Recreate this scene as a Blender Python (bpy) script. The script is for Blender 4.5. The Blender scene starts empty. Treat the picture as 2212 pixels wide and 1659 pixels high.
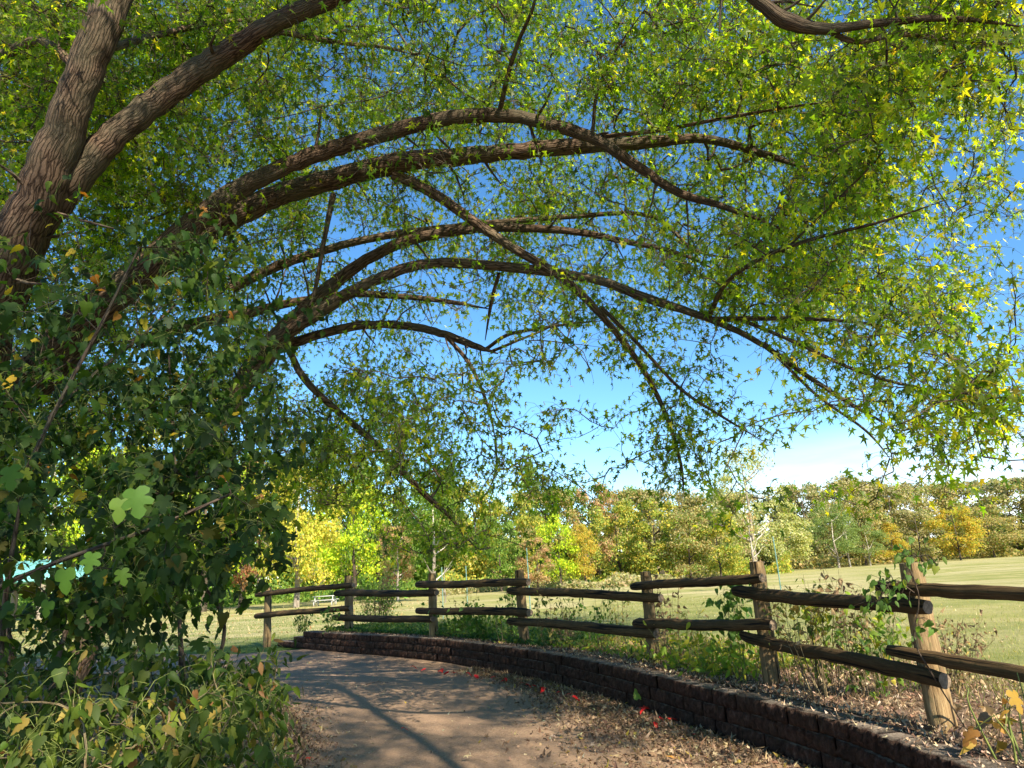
import bpy, math, random
import numpy as np
from mathutils import Matrix, Vector, noise as mnoise
R = random.Random(7)
NR = np.random.RandomState(11)
S = bpy.context.scene
COL = S.collection

# ------------------------------------------------------------------ camera
F, CX, CY = 1533.0, 1106.0, 829.5           # focal length and centre, in units of a 2212 px wide frame
PITCH, ROLL, CAMZ = math.radians(14.45), math.radians(3.4), 1.6
_f = np.array([0, math.cos(PITCH), math.sin(PITCH)])
_r0 = np.array([1.0, 0, 0]); _u0 = np.array([0, -math.sin(PITCH), math.cos(PITCH)])
_u = _u0 * math.cos(ROLL) + _r0 * math.sin(ROLL)
_r = _r0 * math.cos(ROLL) - _u0 * math.sin(ROLL)
CAM = np.array([0, 0, CAMZ])
cam = bpy.data.cameras.new('camera'); camo = bpy.data.objects.new('camera', cam); COL.objects.link(camo)
cam.sensor_width = 36; cam.lens = 36 * F / 2212; cam.clip_end = 3000; cam.clip_start = 0.05
camo.matrix_world = Matrix(((_r[0], _u[0], -_f[0], CAM[0]), (_r[1], _u[1], -_f[1], CAM[1]), (_r[2], _u[2], -_f[2], CAM[2]), (0, 0, 0, 1)))
S.camera = camo

# ------------------------------------------------------------------ light
SUN_EL, SUN_AZ = math.radians(39), math.radians(150)      # azimuth measured from the view direction (+Y) towards the right (+X)
w = bpy.data.worlds.new('World'); S.world = w; w.use_nodes = True
nt = w.node_tree; nt.nodes.clear()
def N(t, typ, **kw):
    n = t.nodes.new(typ)
    for k, v in kw.items(): setattr(n, k, v)
    return n
sky = N(nt, 'ShaderNodeTexSky', sky_type='NISHITA', sun_disc=False, sun_elevation=SUN_EL, sun_rotation=SUN_AZ)
sky.air_density = 1.0; sky.dust_density = 0.05; sky.ozone_density = 3.0; sky.altitude = 1400
hs = N(nt, 'ShaderNodeHueSaturation'); hs.inputs['Saturation'].default_value = 1.2; hs.inputs['Hue'].default_value = .495
nt.links.new(sky.outputs[0], hs.inputs['Color'])
# thin low clouds, in world directions
tc = N(nt, 'ShaderNodeTexCoord'); sep = N(nt, 'ShaderNodeSeparateXYZ'); nt.links.new(tc.outputs['Generated'], sep.inputs[0])
mp = N(nt, 'ShaderNodeMapping'); mp.inputs['Scale'].default_value = (1.6, 1.6, 9.0); nt.links.new(tc.outputs['Generated'], mp.inputs[0])
nz = N(nt, 'ShaderNodeTexNoise'); nz.inputs['Scale'].default_value = 1.7; nz.inputs['Detail'].default_value = 7; nz.inputs['Roughness'].default_value = .55
nt.links.new(mp.outputs[0], nz.inputs['Vector'])
band = N(nt, 'ShaderNodeMapRange'); band.inputs[1].default_value = .155; band.inputs[2].default_value = .05; band.inputs[3].default_value = 0; band.inputs[4].default_value = 1
nt.links.new(sep.outputs[2], band.inputs[0])
side = N(nt, 'ShaderNodeMapRange'); side.inputs[1].default_value = .16; side.inputs[2].default_value = .5
nt.links.new(sep.outputs[0], side.inputs[0])
cov = N(nt, 'ShaderNodeMapRange'); cov.inputs[1].default_value = .30; cov.inputs[2].default_value = .50
nt.links.new(nz.outputs[0], cov.inputs[0])
m1 = N(nt, 'ShaderNodeMath', operation='MULTIPLY'); m2 = N(nt, 'ShaderNodeMath', operation='MULTIPLY')
nt.links.new(band.outputs[0], m1.inputs[0]); nt.links.new(side.outputs[0], m1.inputs[1]); nt.links.new(m1.outputs[0], m2.inputs[0]); nt.links.new(cov.outputs[0], m2.inputs[1])
mx = N(nt, 'ShaderNodeMix', data_type='RGBA'); nt.links.new(m2.outputs[0], mx.inputs[0]); nt.links.new(hs.outputs[0], mx.inputs[6]); mx.inputs[7].default_value = (6.6, 7.0, 7.6, 1)
bg = N(nt, 'ShaderNodeBackground'); bg.inputs[1].default_value = .11
nt.links.new(mx.outputs[2], bg.inputs[0]); wo = N(nt, 'ShaderNodeOutputWorld'); nt.links.new(bg.outputs[0], wo.inputs[0])
sun = bpy.data.lights.new('sun', 'SUN'); sun.energy = 5.0; sun.angle = math.radians(.53); sun.color = (1, .90, .72)
suno = bpy.data.objects.new('sun', sun); COL.objects.link(suno)
SD = Vector((math.sin(SUN_AZ) * math.cos(SUN_EL), math.cos(SUN_AZ) * math.cos(SUN_EL), math.sin(SUN_EL)))
suno.rotation_euler = SD.to_track_quat('Z', 'Y').to_euler(); suno.location = SD * 50
S.view_settings.view_transform = 'Standard'; S.view_settings.look = 'None'; S.view_settings.gamma = 1
S.view_settings.use_curve_mapping = False; S.view_settings.exposure = 1.32
S.cycles.max_bounces = 8; S.cycles.diffuse_bounces = 3; S.cycles.transmission_bounces = 4; S.cycles.use_denoising = True

# ------------------------------------------------------------------ helpers
def ray(u, v): return _f + _r * ((u - CX) / F) + _u * ((CY - v) / F)
def pt(u, v, d): return CAM + ray(u, v) * d
def gz(u, v, z):
    r = ray(u, v); return CAM + r * ((z - CAMZ) / r[2])
def proj(P):
    q = P - CAM; d = q @ _f
    return CX + F * (q @ _r) / d, CY - F * (q @ _u) / d, d
def tag(o, label=None, cat=None, group=None, kind=None):
    if label: o['label'] = label
    if cat: o['category'] = cat
    if group: o['group'] = group
    if kind: o['kind'] = kind
    return o
def empty(name, loc, label, cat, group=None):
    o = bpy.data.objects.new(name, None); o.location = tuple(loc); o.empty_display_size = .2; COL.objects.link(o)
    return tag(o, label, cat, group)
def mesh(name, V, faces, mat, col=None, uv=None, smooth=False, mats=None, midx=None):
    """faces: list of (n,k) int arrays"""
    me = bpy.data.meshes.new(name)
    V = np.asarray(V, dtype=np.float32); faces = [np.asarray(f, dtype=np.int32) for f in faces if len(f)]
    loops = np.concatenate([f.ravel() for f in faces]); sizes = np.concatenate([np.full(len(f), f.shape[1], dtype=np.int32) for f in faces])
    me.vertices.add(len(V)); me.vertices.foreach_set('co', V.ravel())
    me.loops.add(len(loops)); me.loops.foreach_set('vertex_index', loops)
    me.polygons.add(len(sizes)); starts = np.concatenate([[0], np.cumsum(sizes)[:-1]]).astype(np.int32)
    me.polygons.foreach_set('loop_start', starts); me.polygons.foreach_set('loop_total', sizes)
    if smooth: me.polygons.foreach_set('use_smooth', np.ones(len(sizes), dtype=bool))
    if midx is not None: me.polygons.foreach_set('material_index', np.asarray(midx, dtype=np.int32))
    me.update(calc_edges=True)
    if col is not None:
        c = np.ones((len(V), 4), dtype=np.float32); c[:, :3] = col
        a = me.color_attributes.new('Col', 'FLOAT_COLOR', 'POINT'); a.data.foreach_set('color', c.ravel())
    if uv is not None:
        l = me.uv_layers.new(name='UV'); l.data.foreach_set('uv', np.asarray(uv, dtype=np.float32)[loops].ravel())
    for m in (mats or [mat]): me.materials.append(m)
    return me
def link(name, me, parent=None, M=None, loc=None):
    o = bpy.data.objects.new(name, me); COL.objects.link(o)
    if parent is not None: o.parent = parent
    if M is not None: o.matrix_local = M
    if loc is not None: o.location = tuple(loc)
    return o
def cat_rom(P, n):
    P = np.asarray(P, float); Q = np.vstack([2 * P[0] - P[1], P, 2 * P[-1] - P[-2]]); out = []
    for i in range(len(P) - 1):
        a, b, c, d = Q[i:i + 4]
        for t in np.linspace(0, 1, n, endpoint=False):
            out.append(.5 * (2 * b + (c - a) * t + (2 * a - 5 * b + 4 * c - d) * t * t + (3 * b - a - 3 * c + d) * t ** 3))
    out.append(P[-1]); return np.array(out)
class Tubes:
    def __init__(s): s.V = []; s.Q = []; s.U = []; s.n = 0
    def add(s, P, rad, seg=6, rough=0.0, cap=False):
        P = np.asarray(P, float); rad = np.broadcast_to(np.asarray(rad, float), (len(P),))
        T = np.gradient(P, axis=0); T /= np.linalg.norm(T, axis=1)[:, None] + 1e-9
        up = np.array([0, 0, 1.]) if abs(T[0][2]) < .9 else np.array([1., 0, 0])
        a = np.cross(T[0], up); a /= np.linalg.norm(a); L = 0; th = np.linspace(0, 2 * math.pi, seg + 1)
        ring = []; uvs = []
        for i in range(len(P)):
            a = a - T[i] * (a @ T[i]); a /= np.linalg.norm(a) + 1e-9; b = np.cross(T[i], a)
            if i: L += np.linalg.norm(P[i] - P[i - 1])
            rr = np.full(seg + 1, rad[i])
            if rough:
                k = NR.uniform(-rough, rough, seg + 1); k[-1] = k[0]; rr = rr * (1 + k)
            ring.append(P[i] + (np.cos(th) * rr)[:, None] * a + (np.sin(th) * rr)[:, None] * b)
            uvs.append(np.stack([th / (2 * math.pi) * max(rad[0], .02) * 6.28, np.full(seg + 1, L)], 1))
        n = len(P); w_ = seg + 1
        idx = s.n + np.arange(n * w_).reshape(n, w_)
        q = np.stack([idx[:-1, :-1], idx[:-1, 1:], idx[1:, 1:], idx[1:, :-1]], -1).reshape(-1, 4)
        s.V.append(np.concatenate(ring)); s.U.append(np.concatenate(uvs)); s.Q.append(q); s.n += n * w_
    def build(s, name, mat):
        return mesh(name, np.concatenate(s.V), [np.concatenate(s.Q)], mat, uv=np.concatenate(s.U), smooth=True)

# leaves: template = (verts, triangles), tip along +Y, face +Z, length 1
def fan(pts, cx, cy, bend=.12, fold=.15):
    V = [(cx, cy, 0)] + [(x, y, -bend * y * y - fold * abs(x)) for x, y in pts]
    n = len(pts); T = [(0, i + 1, (i + 1) % n + 1) for i in range(n)]
    return np.array(V, float), np.array(T)
half = lambda h: [(0, 0)] + h + [(0, 1)] + [(-x, y) for x, y in reversed(h)]
MAPLE = [fan(half([(.38, -.02), (.14, .22), (.54, .60), (.12, .45)]), 0, .28), fan(half([(.30, -.08), (.12, .22), (.44, .50), (.11, .42)]), 0, .28, .35, .3)]
HEART = [fan(half([(.20, -.12), (.38, -.02), (.44, .16), (.38, .22), (.40, .38), (.31, .44), (.29, .60), (.18, .66), (.11, .85)]), 0, .35, .3, .35), fan(half([(.18, -.10), (.36, .04), (.36, .28), (.28, .36), (.26, .56), (.15, .66), (.08, .86)]), 0, .35, .45, .25)]
LOBED = [fan(half([(.14, -.12), (.30, -.10), (.44, .02), (.40, .16), (.24, .24), (.40, .30), (.53, .44), (.44, .58), (.22, .54), (.17, .60), (.25, .74), (.14, .90)]), 0, .32, .18, .2), fan(half([(.16, -.12), (.36, -.06), (.45, .14), (.42, .36), (.30, .42), (.18, .44), (.28, .62), (.17, .84)]), 0, .3, .35, .12)]
LANCE = [fan(half([(.16, .12), (.23, .35), (.17, .65), (.07, .88)]), 0, .4, .25, .3)]
DRY = [fan(half([(.15, .1), (.25, .35), (.16, .7)]), 0, .4, .8, -.7), fan(half([(.3, .1), (.25, .45), (.12, .7)]), 0, .4, -.6, .9)]
QUAD = [(np.array([(0, 0, 0), (.42, .5, .05), (0, 1, 0), (-.42, .5, .05)], float), np.array([(0, 1, 2), (0, 2, 3)]))]
def frames(tip, nrm):
    y = tip / (np.linalg.norm(tip, axis=1)[:, None] + 1e-9)
    x = np.cross(y, nrm); x /= np.linalg.norm(x, axis=1)[:, None] + 1e-9
    return np.stack([x, y, np.cross(x, y)], -1)           # columns x y z
def leaf_mesh(name, tmpl, pos, tip, nrm, size, col, mat):
    M = frames(tip, nrm); which = NR.randint(0, len(tmpl), len(pos)); Vs, Ts, Cs = [], [], []; n = 0
    for k, (tv, tt) in enumerate(tmpl):
        m = which == k
        if not m.any(): continue
        c = int(m.sum()); ax = np.stack([NR.uniform(.62, 1.12, c), np.ones(c), NR.uniform(.3, 1.9, c)], 1); v = np.einsum('nij,nkj->nki', M[m], tv[None] * ax[:, None, :]) * size[m][:, None, None] + pos[m][:, None, :]
        Vs.append(v.reshape(-1, 3)); Ts.append((tt[None] + (np.arange(c) * len(tv))[:, None, None]).reshape(-1, 3) + n); n += c * len(tv)
        Cs.append(np.repeat(col[m], len(tv), 0))
    return mesh(name, np.concatenate(Vs), [np.concatenate(Ts)], mat, col=np.concatenate(Cs))
def pick(cols, n, jit=.18):
    w_ = np.array([c[3] for c in cols], float); w_ /= w_.sum(); k = NR.choice(len(cols), n, p=w_)
    c = np.array([c[:3] for c in cols])[k]; return np.clip(c * NR.uniform(1 - jit, 1 + jit, (n, 1)) * NR.uniform(1 - jit / 3, 1 + jit / 3, (n, 3)), 0, 1)
def unit(n):
    v = NR.normal(size=(n, 3)); return v / np.linalg.norm(v, axis=1)[:, None]
def leaf_objects(tmpl, pos, tip, nrm, size, col, mat, parent, name='leaf'):
    """each leaf an object of its own, sharing a few meshes"""
    pal = []
    order = np.argsort(col[:, 1] - col[:, 0]); chunks = np.array_split(order, 10)
    M = frames(tip, nrm)
    pw = Matrix.Translation(parent.location).inverted()
    for ch in chunks:
        if not len(ch): continue
        mes = [mesh(name, tv, [tt], mat, col=np.tile(col[ch].mean(0), (len(tv), 1))) for tv, tt in tmpl]
        for i in ch:
            m = Matrix(M[i].tolist()).to_4x4() @ Matrix.Scale(float(size[i]), 4); m.translation = Vector(pos[i])
            link(name, mes[int(i) % len(mes)], parent, pw @ m)

# ------------------------------------------------------------------ materials
def mat(name):
    m = bpy.data.materials.new(name); m.use_nodes = True; t = m.node_tree; t.nodes.clear()
    o = N(t, 'ShaderNodeOutputMaterial'); return m, t, o
def ramp(t, fac, stops):
    r = N(t, 'ShaderNodeValToRGB'); e = r.color_ramp.elements
    while len(e) < len(stops): e.new(.5)
    for k, (p, c) in enumerate(stops): e[k].position = p; e[k].color = (*c, 1)
    t.links.new(fac, r.inputs[0]); return r.outputs[0]
def noise(t, vec, scale, detail=5, rough=.55, mp_=None):
    n = N(t, 'ShaderNodeTexNoise'); n.inputs['Scale'].default_value = scale; n.inputs['Detail'].default_value = detail; n.inputs['Roughness'].default_value = rough
    if mp_:
        m = N(t, 'ShaderNodeMapping'); m.inputs['Scale'].default_value = mp_; t.links.new(vec, m.inputs[0]); vec = m.outputs[0]
    t.links.new(vec, n.inputs['Vector']); return n.outputs[0]
def mixc(t, fac, a, b, mode='MIX'):
    m = N(t, 'ShaderNodeMix', data_type='RGBA', blend_type=mode)
    for s_, x in ((0, fac), (6, a), (7, b)):
        if isinstance(x, (int, float)): m.inputs[s_].default_value = x
        elif isinstance(x, tuple): m.inputs[s_].default_value = (*x, 1)
        else: t.links.new(x, m.inputs[s_])
    return m.outputs[2]
def bump(t, h, strength, dist):
    b = N(t, 'ShaderNodeBump'); b.inputs['Strength'].default_value = strength; b.inputs['Distance'].default_value = dist; t.links.new(h, b.inputs['Height']); return b.outputs[0]
def princ(t, o, col, rough=.8, nrm=None, spec=.3):
    p = N(t, 'ShaderNodeBsdfPrincipled'); p.inputs['Roughness'].default_value = rough; p.inputs['Specular IOR Level'].default_value = spec
    if isinstance(col, tuple): p.inputs['Base Color'].default_value = (*col, 1)
    else: t.links.new(col, p.inputs['Base Color'])
    if nrm is not None: t.links.new(nrm, p.inputs['Normal'])
    t.links.new(p.outputs[0], o.inputs[0]); return p
def obj_co(t): return N(t, 'ShaderNodeTexCoord').outputs['Object']
def geo_co(t): return N(t, 'ShaderNodeNewGeometry').outputs['Position']
def leaf_mat(name, trans=.45, under=.25, rough=.45, boost=(1.7, 1.75, .8)):
    m, t, o = mat(name)
    a = N(t, 'ShaderNodeAttribute', attribute_name='Col'); g = N(t, 'ShaderNodeNewGeometry')
    k = N(t, 'ShaderNodeMath', operation='MULTIPLY'); t.links.new(g.outputs['Backfacing'], k.inputs[0]); k.inputs[1].default_value = under
    n = noise(t, g.outputs['Position'], 23, 3)
    base = mixc(t, k.outputs[0], a.outputs['Color'], (.30, .36, .22))
    base = mixc(t, .55, base, mixc(t, n, (.6, .6, .6), (1.4, 1.4, 1.4)), 'MULTIPLY')
    p = N(t, 'ShaderNodeBsdfPrincipled'); p.inputs['Roughness'].default_value = rough; p.inputs['Specular IOR Level'].default_value = .22
    t.links.new(base, p.inputs['Base Color'])
    tr = N(t, 'ShaderNodeBsdfTranslucent'); t.links.new(mixc(t, 1.0, a.outputs['Color'], boost, 'MULTIPLY'), tr.inputs['Color'])
    mx_ = N(t, 'ShaderNodeMixShader'); mx_.inputs[0].default_value = trans; t.links.new(p.outputs[0], mx_.inputs[1]); t.links.new(tr.outputs[0], mx_.inputs[2]); t.links.new(mx_.outputs[0], o.inputs[0])
    return m
M_MAPLE = leaf_mat('silver_maple_leaf', .66, .10, .38, (2.6, 2.75, .6))
M_SHRUB = leaf_mat('broad_leaf', .42, .06, .6, (2.2, 2.2, .6))
M_FAR = leaf_mat('far_foliage', .42, 0, .7, (1.7, 1.7, .7))
M_DRY = leaf_mat('dry_leaf', .25, 0, .8, (1.2, 1.1, .8))
def bark(name, dark, light, sx=1.0):
    m, t, o = mat(name); uv = N(t, 'ShaderNodeTexCoord').outputs['UV']
    a = noise(t, uv, 34 * sx, 8, .75, (1.0, .8, 1)); b = noise(t, uv, 3, 3); c = noise(t, geo_co(t), 2.2, 4)
    v = N(t, 'ShaderNodeTexVoronoi', feature='DISTANCE_TO_EDGE'); v.inputs['Scale'].default_value = 15 * sx
    mp_ = N(t, 'ShaderNodeMapping'); mp_.inputs['Scale'].default_value = (1.5, .33, 1)
    wn = N(t, 'ShaderNodeVectorMath', operation='ADD'); t.links.new(uv, wn.inputs[0]); nn = N(t, 'ShaderNodeTexNoise'); nn.inputs['Scale'].default_value = 7; t.links.new(uv, nn.inputs['Vector'])
    sc = N(t, 'ShaderNodeVectorMath', operation='SCALE'); sc.inputs['Scale'].default_value = .06; t.links.new(nn.outputs['Color'], sc.inputs[0]); t.links.new(sc.outputs[0], wn.inputs[1])
    t.links.new(wn.outputs[0], mp_.inputs[0]); t.links.new(mp_.outputs[0], v.inputs['Vector'])
    vr = N(t, 'ShaderNodeMapRange'); vr.inputs[2].default_value = .22; t.links.new(v.outputs['Distance'], vr.inputs[0])
    h = N(t, 'ShaderNodeMath', operation='MULTIPLY_ADD'); t.links.new(vr.outputs[0], h.inputs[0]); h.inputs[1].default_value = .7; t.links.new(a, h.inputs[2])
    col = ramp(t, h.outputs[0], [(.35, tuple(x * .35 for x in dark)), (.65, dark), (1.0, light)])
    col = mixc(t, ramp(t, c, [(.45, (0, 0, 0)), (.62, (.5, .5, .5))]), col, (.10, .10, .065))
    col = mixc(t, .5, col, mixc(t, b, (.6, .6, .6), (1.4, 1.35, 1.3)), 'MULTIPLY')
    princ(t, o, col, .9, bump(t, h.outputs[0], .9, .016), .12); return m
M_BARK = bark('maple_bark', (.056, .036, .024), (.15, .10, .068)); M_TWIG = bark('twig_bark', (.07, .05, .035), (.15, .11, .08))
M_PALE = bark('pale_bark', (.30, .25, .20), (.55, .50, .42), .3); M_DARKB = bark('dark_bark', (.07, .05, .04), (.15, .12, .09), .3)
M_STEM = bark('dry_stem', (.22, .16, .08), (.42, .33, .18), 1.5)
def green_stem():
    m, t, o = mat('green_stem'); princ(t, o, ramp(t, noise(t, geo_co(t), 30, 2), [(.3, (.10, .14, .03)), (.7, (.22, .24, .06))]), .6); return m
M_GSTEM = green_stem()
def wood(name, end=False, dk=1.0):
    m, t, o = mat(name); co = obj_co(t) if False else N(t, 'ShaderNodeTexCoord').outputs['UV']; g = geo_co(t)
    if end:
        oc = obj_co(t); a = noise(t, oc, 60, 4); wv = N(t, 'ShaderNodeTexWave', wave_type='RINGS'); wv.inputs['Scale'].default_value = 3; wv.inputs['Distortion'].default_value = 3
        t.links.new(co, wv.inputs['Vector'])
        princ(t, o, mixc(t, .6, ramp(t, a, [(.3, (.12, .08, .05)), (.7, (.30, .22, .15))]), ramp(t, wv.outputs[0], [(0, (.5, .5, .5)), (1, (1.1, 1.1, 1.1))]), 'MULTIPLY'), .85, bump(t, a, .4, .01)); return m
    a = noise(t, co, 26, 8, .7, (3.0, .16, 1)); b = noise(t, g, 3.5, 5, .6); c = noise(t, co, 9, 3, .5, (3.5, .10, 1)); d = noise(t, g, 22, 4)
    rnd = N(t, 'ShaderNodeObjectInfo').outputs['Random']
    col = ramp(t, a, [(.30, (.10, .062, .032)), (.48, (.235, .155, .078)), (.62, (.37, .26, .135)), (.8, (.50, .37, .21))])
    col = mixc(t, ramp(t, b, [(.42, (0, 0, 0)), (.7, (.75, .75, .75))]), col, (.13, .105, .055))
    col = mixc(t, ramp(t, d, [(.58, (0, 0, 0)), (.7, (.6, .6, .6))]), col, (.09, .10, .04))
    crack = ramp(t, c, [(.39, (.10, .10, .10)), (.43, (1, 1, 1))]); col = mixc(t, 1.0, col, crack, 'MULTIPLY')
    col = mixc(t, 1.0, col, mixc(t, rnd, (.75, .74, .72), (1.2, 1.18, 1.12)), 'MULTIPLY')
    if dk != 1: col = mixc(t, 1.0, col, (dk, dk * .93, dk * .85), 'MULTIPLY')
    hm = N(t, 'ShaderNodeMath', operation='MULTIPLY'); t.links.new(a, hm.inputs[0]); t.links.new(crack, hm.inputs[1])
    princ(t, o, col, .85, bump(t, hm.outputs[0], .8, .014), .2); return m
M_WOOD = wood('weathered_log'); M_RAIL = wood('shaded_rail_log', dk=.34); M_END = wood('end_grain', True)  # rails: log wood darkened, the shade on them put into the colour
def block_mat():
    m, t, o = mat('split_face_block'); g = geo_co(t); n1 = noise(t, g, 16, 8, .7); n2 = noise(t, g, 70, 4); n3 = noise(t, g, 2.3, 4)
    rnd = N(t, 'ShaderNodeObjectInfo').outputs['Random']
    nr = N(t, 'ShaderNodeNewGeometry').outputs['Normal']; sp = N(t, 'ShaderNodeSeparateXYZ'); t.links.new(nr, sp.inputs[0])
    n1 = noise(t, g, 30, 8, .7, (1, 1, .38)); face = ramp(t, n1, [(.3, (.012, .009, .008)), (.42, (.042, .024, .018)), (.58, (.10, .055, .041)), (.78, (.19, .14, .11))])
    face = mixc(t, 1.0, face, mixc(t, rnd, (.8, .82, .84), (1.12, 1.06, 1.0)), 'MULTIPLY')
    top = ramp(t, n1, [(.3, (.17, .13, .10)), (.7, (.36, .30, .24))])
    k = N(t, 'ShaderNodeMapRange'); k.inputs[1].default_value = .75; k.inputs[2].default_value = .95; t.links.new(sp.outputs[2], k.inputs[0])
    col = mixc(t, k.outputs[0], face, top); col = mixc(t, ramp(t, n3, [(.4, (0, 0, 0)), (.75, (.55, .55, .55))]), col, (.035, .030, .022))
    hh = N(t, 'ShaderNodeMath', operation='MULTIPLY_ADD'); t.links.new(n2, hh.inputs[0]); hh.inputs[1].default_value = .3; t.links.new(n1, hh.inputs[2])
    princ(t, o, col, .93, bump(t, hh.outputs[0], 1.0, .045), .1); return m
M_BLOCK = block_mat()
def asphalt_mat():
    m, t, o = mat('worn_asphalt'); g = geo_co(t); a = noise(t, g, 140, 3, .7); b = noise(t, g, 1.1, 5); c = noise(t, g, 32, 6, .7)
    v = N(t, 'ShaderNodeTexVoronoi'); v.inputs['Scale'].default_value = 95; t.links.new(g, v.inputs['Vector'])
    col = ramp(t, c, [(.3, (.125, .078, .049)), (.7, (.32, .21, .135))])
    col = mixc(t, ramp(t, v.outputs['Color'], [(.45, (0, 0, 0)), (.9, (.5, .5, .5))]), col, (.42, .295, .19))
    col = mixc(t, ramp(t, b, [(.38, (0, 0, 0)), (.68, (.55, .55, .55))]), col, (.30, .195, .125))
    sp = N(t, 'ShaderNodeTexNoise'); sp.inputs['Scale'].default_value = 60; t.links.new(g, sp.inputs['Vector'])
    col = mixc(t, ramp(t, sp.outputs[0], [(.66, (0, 0, 0)), (.70, (.8, .8, .8))]), col, (.42, .35, .25))
    princ(t, o, col, .9, bump(t, a, .7, .006), .2); return m
M_ASPH = asphalt_mat()
def ground_mat():
    m, t, o = mat('grass_and_soil'); g = geo_co(t); at = N(t, 'ShaderNodeAttribute', attribute_name='Col'); sep_ = N(t, 'ShaderNodeSeparateColor'); t.links.new(at.outputs['Color'], sep_.inputs[0])
    big = noise(t, g, .10, 5, .6); mid = noise(t, g, .9, 6, .65, (1, .6, 1)); fine = noise(t, g, 14, 6, .75); streak = noise(t, g, .35, 4, .6, (.25, 2.0, 1))
    gr = ramp(t, mid, [(.30, (.19, .20, .055)), (.50, (.29, .275, .095)), (.70, (.39, .335, .15))])
    gr = mixc(t, ramp(t, big, [(.42, (0, 0, 0)), (.56, (.95, .95, .95))]), gr, (.40, .345, .17))
    gr = mixc(t, ramp(t, streak, [(.46, (0, 0, 0)), (.62, (.75, .75, .75))]), gr, (.19, .21, .055))
    lush = mixc(t, fine, (.035, .075, .014), (.11, .17, .035)); gr = mixc(t, sep_.outputs['Green'], gr, lush)
    gr = mixc(t, 1.0, gr, mixc(t, fine, (.6, .6, .6), (1.4, 1.4, 1.4)), 'MULTIPLY')
    soil = ramp(t, fine, [(.3, (.055, .036, .022)), (.5, (.15, .10, .066)), (.72, (.33, .25, .175))])
    col = mixc(t, sep_.outputs['Red'], gr, soil)
    princ(t, o, col, .95, bump(t, fine, .9, .05), .1); return m
M_GROUND = ground_mat()

# ------------------------------------------------------------------ lay of the land
WZ = .39                                                  # top of the wall
edge_px = [(655, 1364), (742, 1369), (915, 1378), (1039, 1391), (1186, 1411), (1359, 1446), (1536, 1488), (1616, 1506), (1807, 1556), (1964, 1612), (2098, 1657)]
Wc = [gz(u, v, WZ)[:2] for u, v in edge_px]
last = Wc[-1]; Wc += [last + np.array([.28, -1.3]), last + np.array([.45, -3.2]), last + np.array([.5, -6.5])]
Wc = np.array([[x, y, 0] for x, y in Wc]); Wc = cat_rom(Wc, 10)
seg = np.linalg.norm(np.diff(Wc, axis=0), axis=1); WL = np.concatenate([[0], np.cumsum(seg)])
def W(s):
    x = np.interp(s, WL, Wc[:, 0]); y = np.interp(s, WL, Wc[:, 1])
    e = .15; dx = np.interp(s + e, WL, Wc[:, 0]) - np.interp(s - e, WL, Wc[:, 0]); dy = np.interp(s + e, WL, Wc[:, 1]) - np.interp(s - e, WL, Wc[:, 1])
    l = math.hypot(dx, dy); return np.array([x, y, 0]), np.array([dx / l, dy / l, 0]), np.array([-dy / l, dx / l, 0])   # point, tangent (towards camera), outward normal
def far_drop(y): return -.0125 * np.maximum(0, y - 20) - .02
def ground_z(x, y): return far_drop(y)
# base ground
xs = np.concatenate([-np.geomspace(900, 8, 26), np.linspace(-7, 7, 29), np.geomspace(8, 900, 26)]); ys = np.concatenate([np.linspace(-40, -6, 8), np.linspace(-5, 30, 71), np.geomspace(31, 1500, 36)])
X, Y = np.meshgrid(xs, ys); Z = far_drop(Y).copy()
Z -= .25 * ((X > -2.0 + 0.0 * Y) & (Y > -6) & (Y < 60) & ((X + 4.85) + (Y - 16.5) > 2.0) & (X > .0)) * np.clip((60 - Y) / 30, 0, 1)
V = np.stack([X, Y, Z], -1).reshape(-1, 3); ny, nx = X.shape; idx = np.arange(nx * ny).reshape(ny, nx)
Q = np.stack([idx[:-1, :-1], idx[:-1, 1:], idx[1:, 1:], idx[1:, :-1]], -1).reshape(-1, 4)
soil = np.clip((15.5 - V[:, 1]) / 1.5, 0, 1); lush = np.clip((24 - V[:, 1]) / 5, 0, 1)
tag(link('ground', mesh('ground', V, [Q], M_GROUND, col=np.stack([soil, lush, 0 * soil], 1), smooth=True)), kind='structure')
# raised meadow that starts at the wall and runs out to the tree line
ss = np.concatenate([np.linspace(0, WL[-1], 90)]); nn_ = np.concatenate([[.12, .5, .9, 1.3, 1.7, 2.1, 2.6, 3.2], np.geomspace(4, 1200, 44)])
rows = []; cc = []
for s_ in ss:
    p, t_, n_ = W(s_)
    lip = .345 * np.clip((s_ + .2) / .9, .3, 1)
    for n in nn_:
        q = p + n_ * n; z = lip * max(0, 1 - max(0, n - 2) / 28) + .03 + far_drop(q[1]) * 1.0 + .012 * math.sin(q[0] * 1.7) * math.cos(q[1] * 1.3)
        rows.append((q[0], q[1], z)); edge = 1.75 + .5 * math.sin(s_ * 1.3) + (1.0 if s_ > 12 else 0); cc.append((1 if n < edge else max(0, 1 - (n - edge) / .6), max(0, min(1, (9 - n) / 6)) * (.75 if s_ < 9 else .3), 0))
V = np.array(rows); idx = np.arange(len(V)).reshape(len(ss), len(nn_))
Q = np.stack([idx[:-1, :-1], idx[:-1, 1:], idx[1:, 1:], idx[1:, :-1]], -1).reshape(-1, 4)[:, ::1]
tag(link('meadow', mesh('meadow', V, [Q], M_GROUND, col=np.array(cc), smooth=True)), kind='structure')
BED = .365
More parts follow.
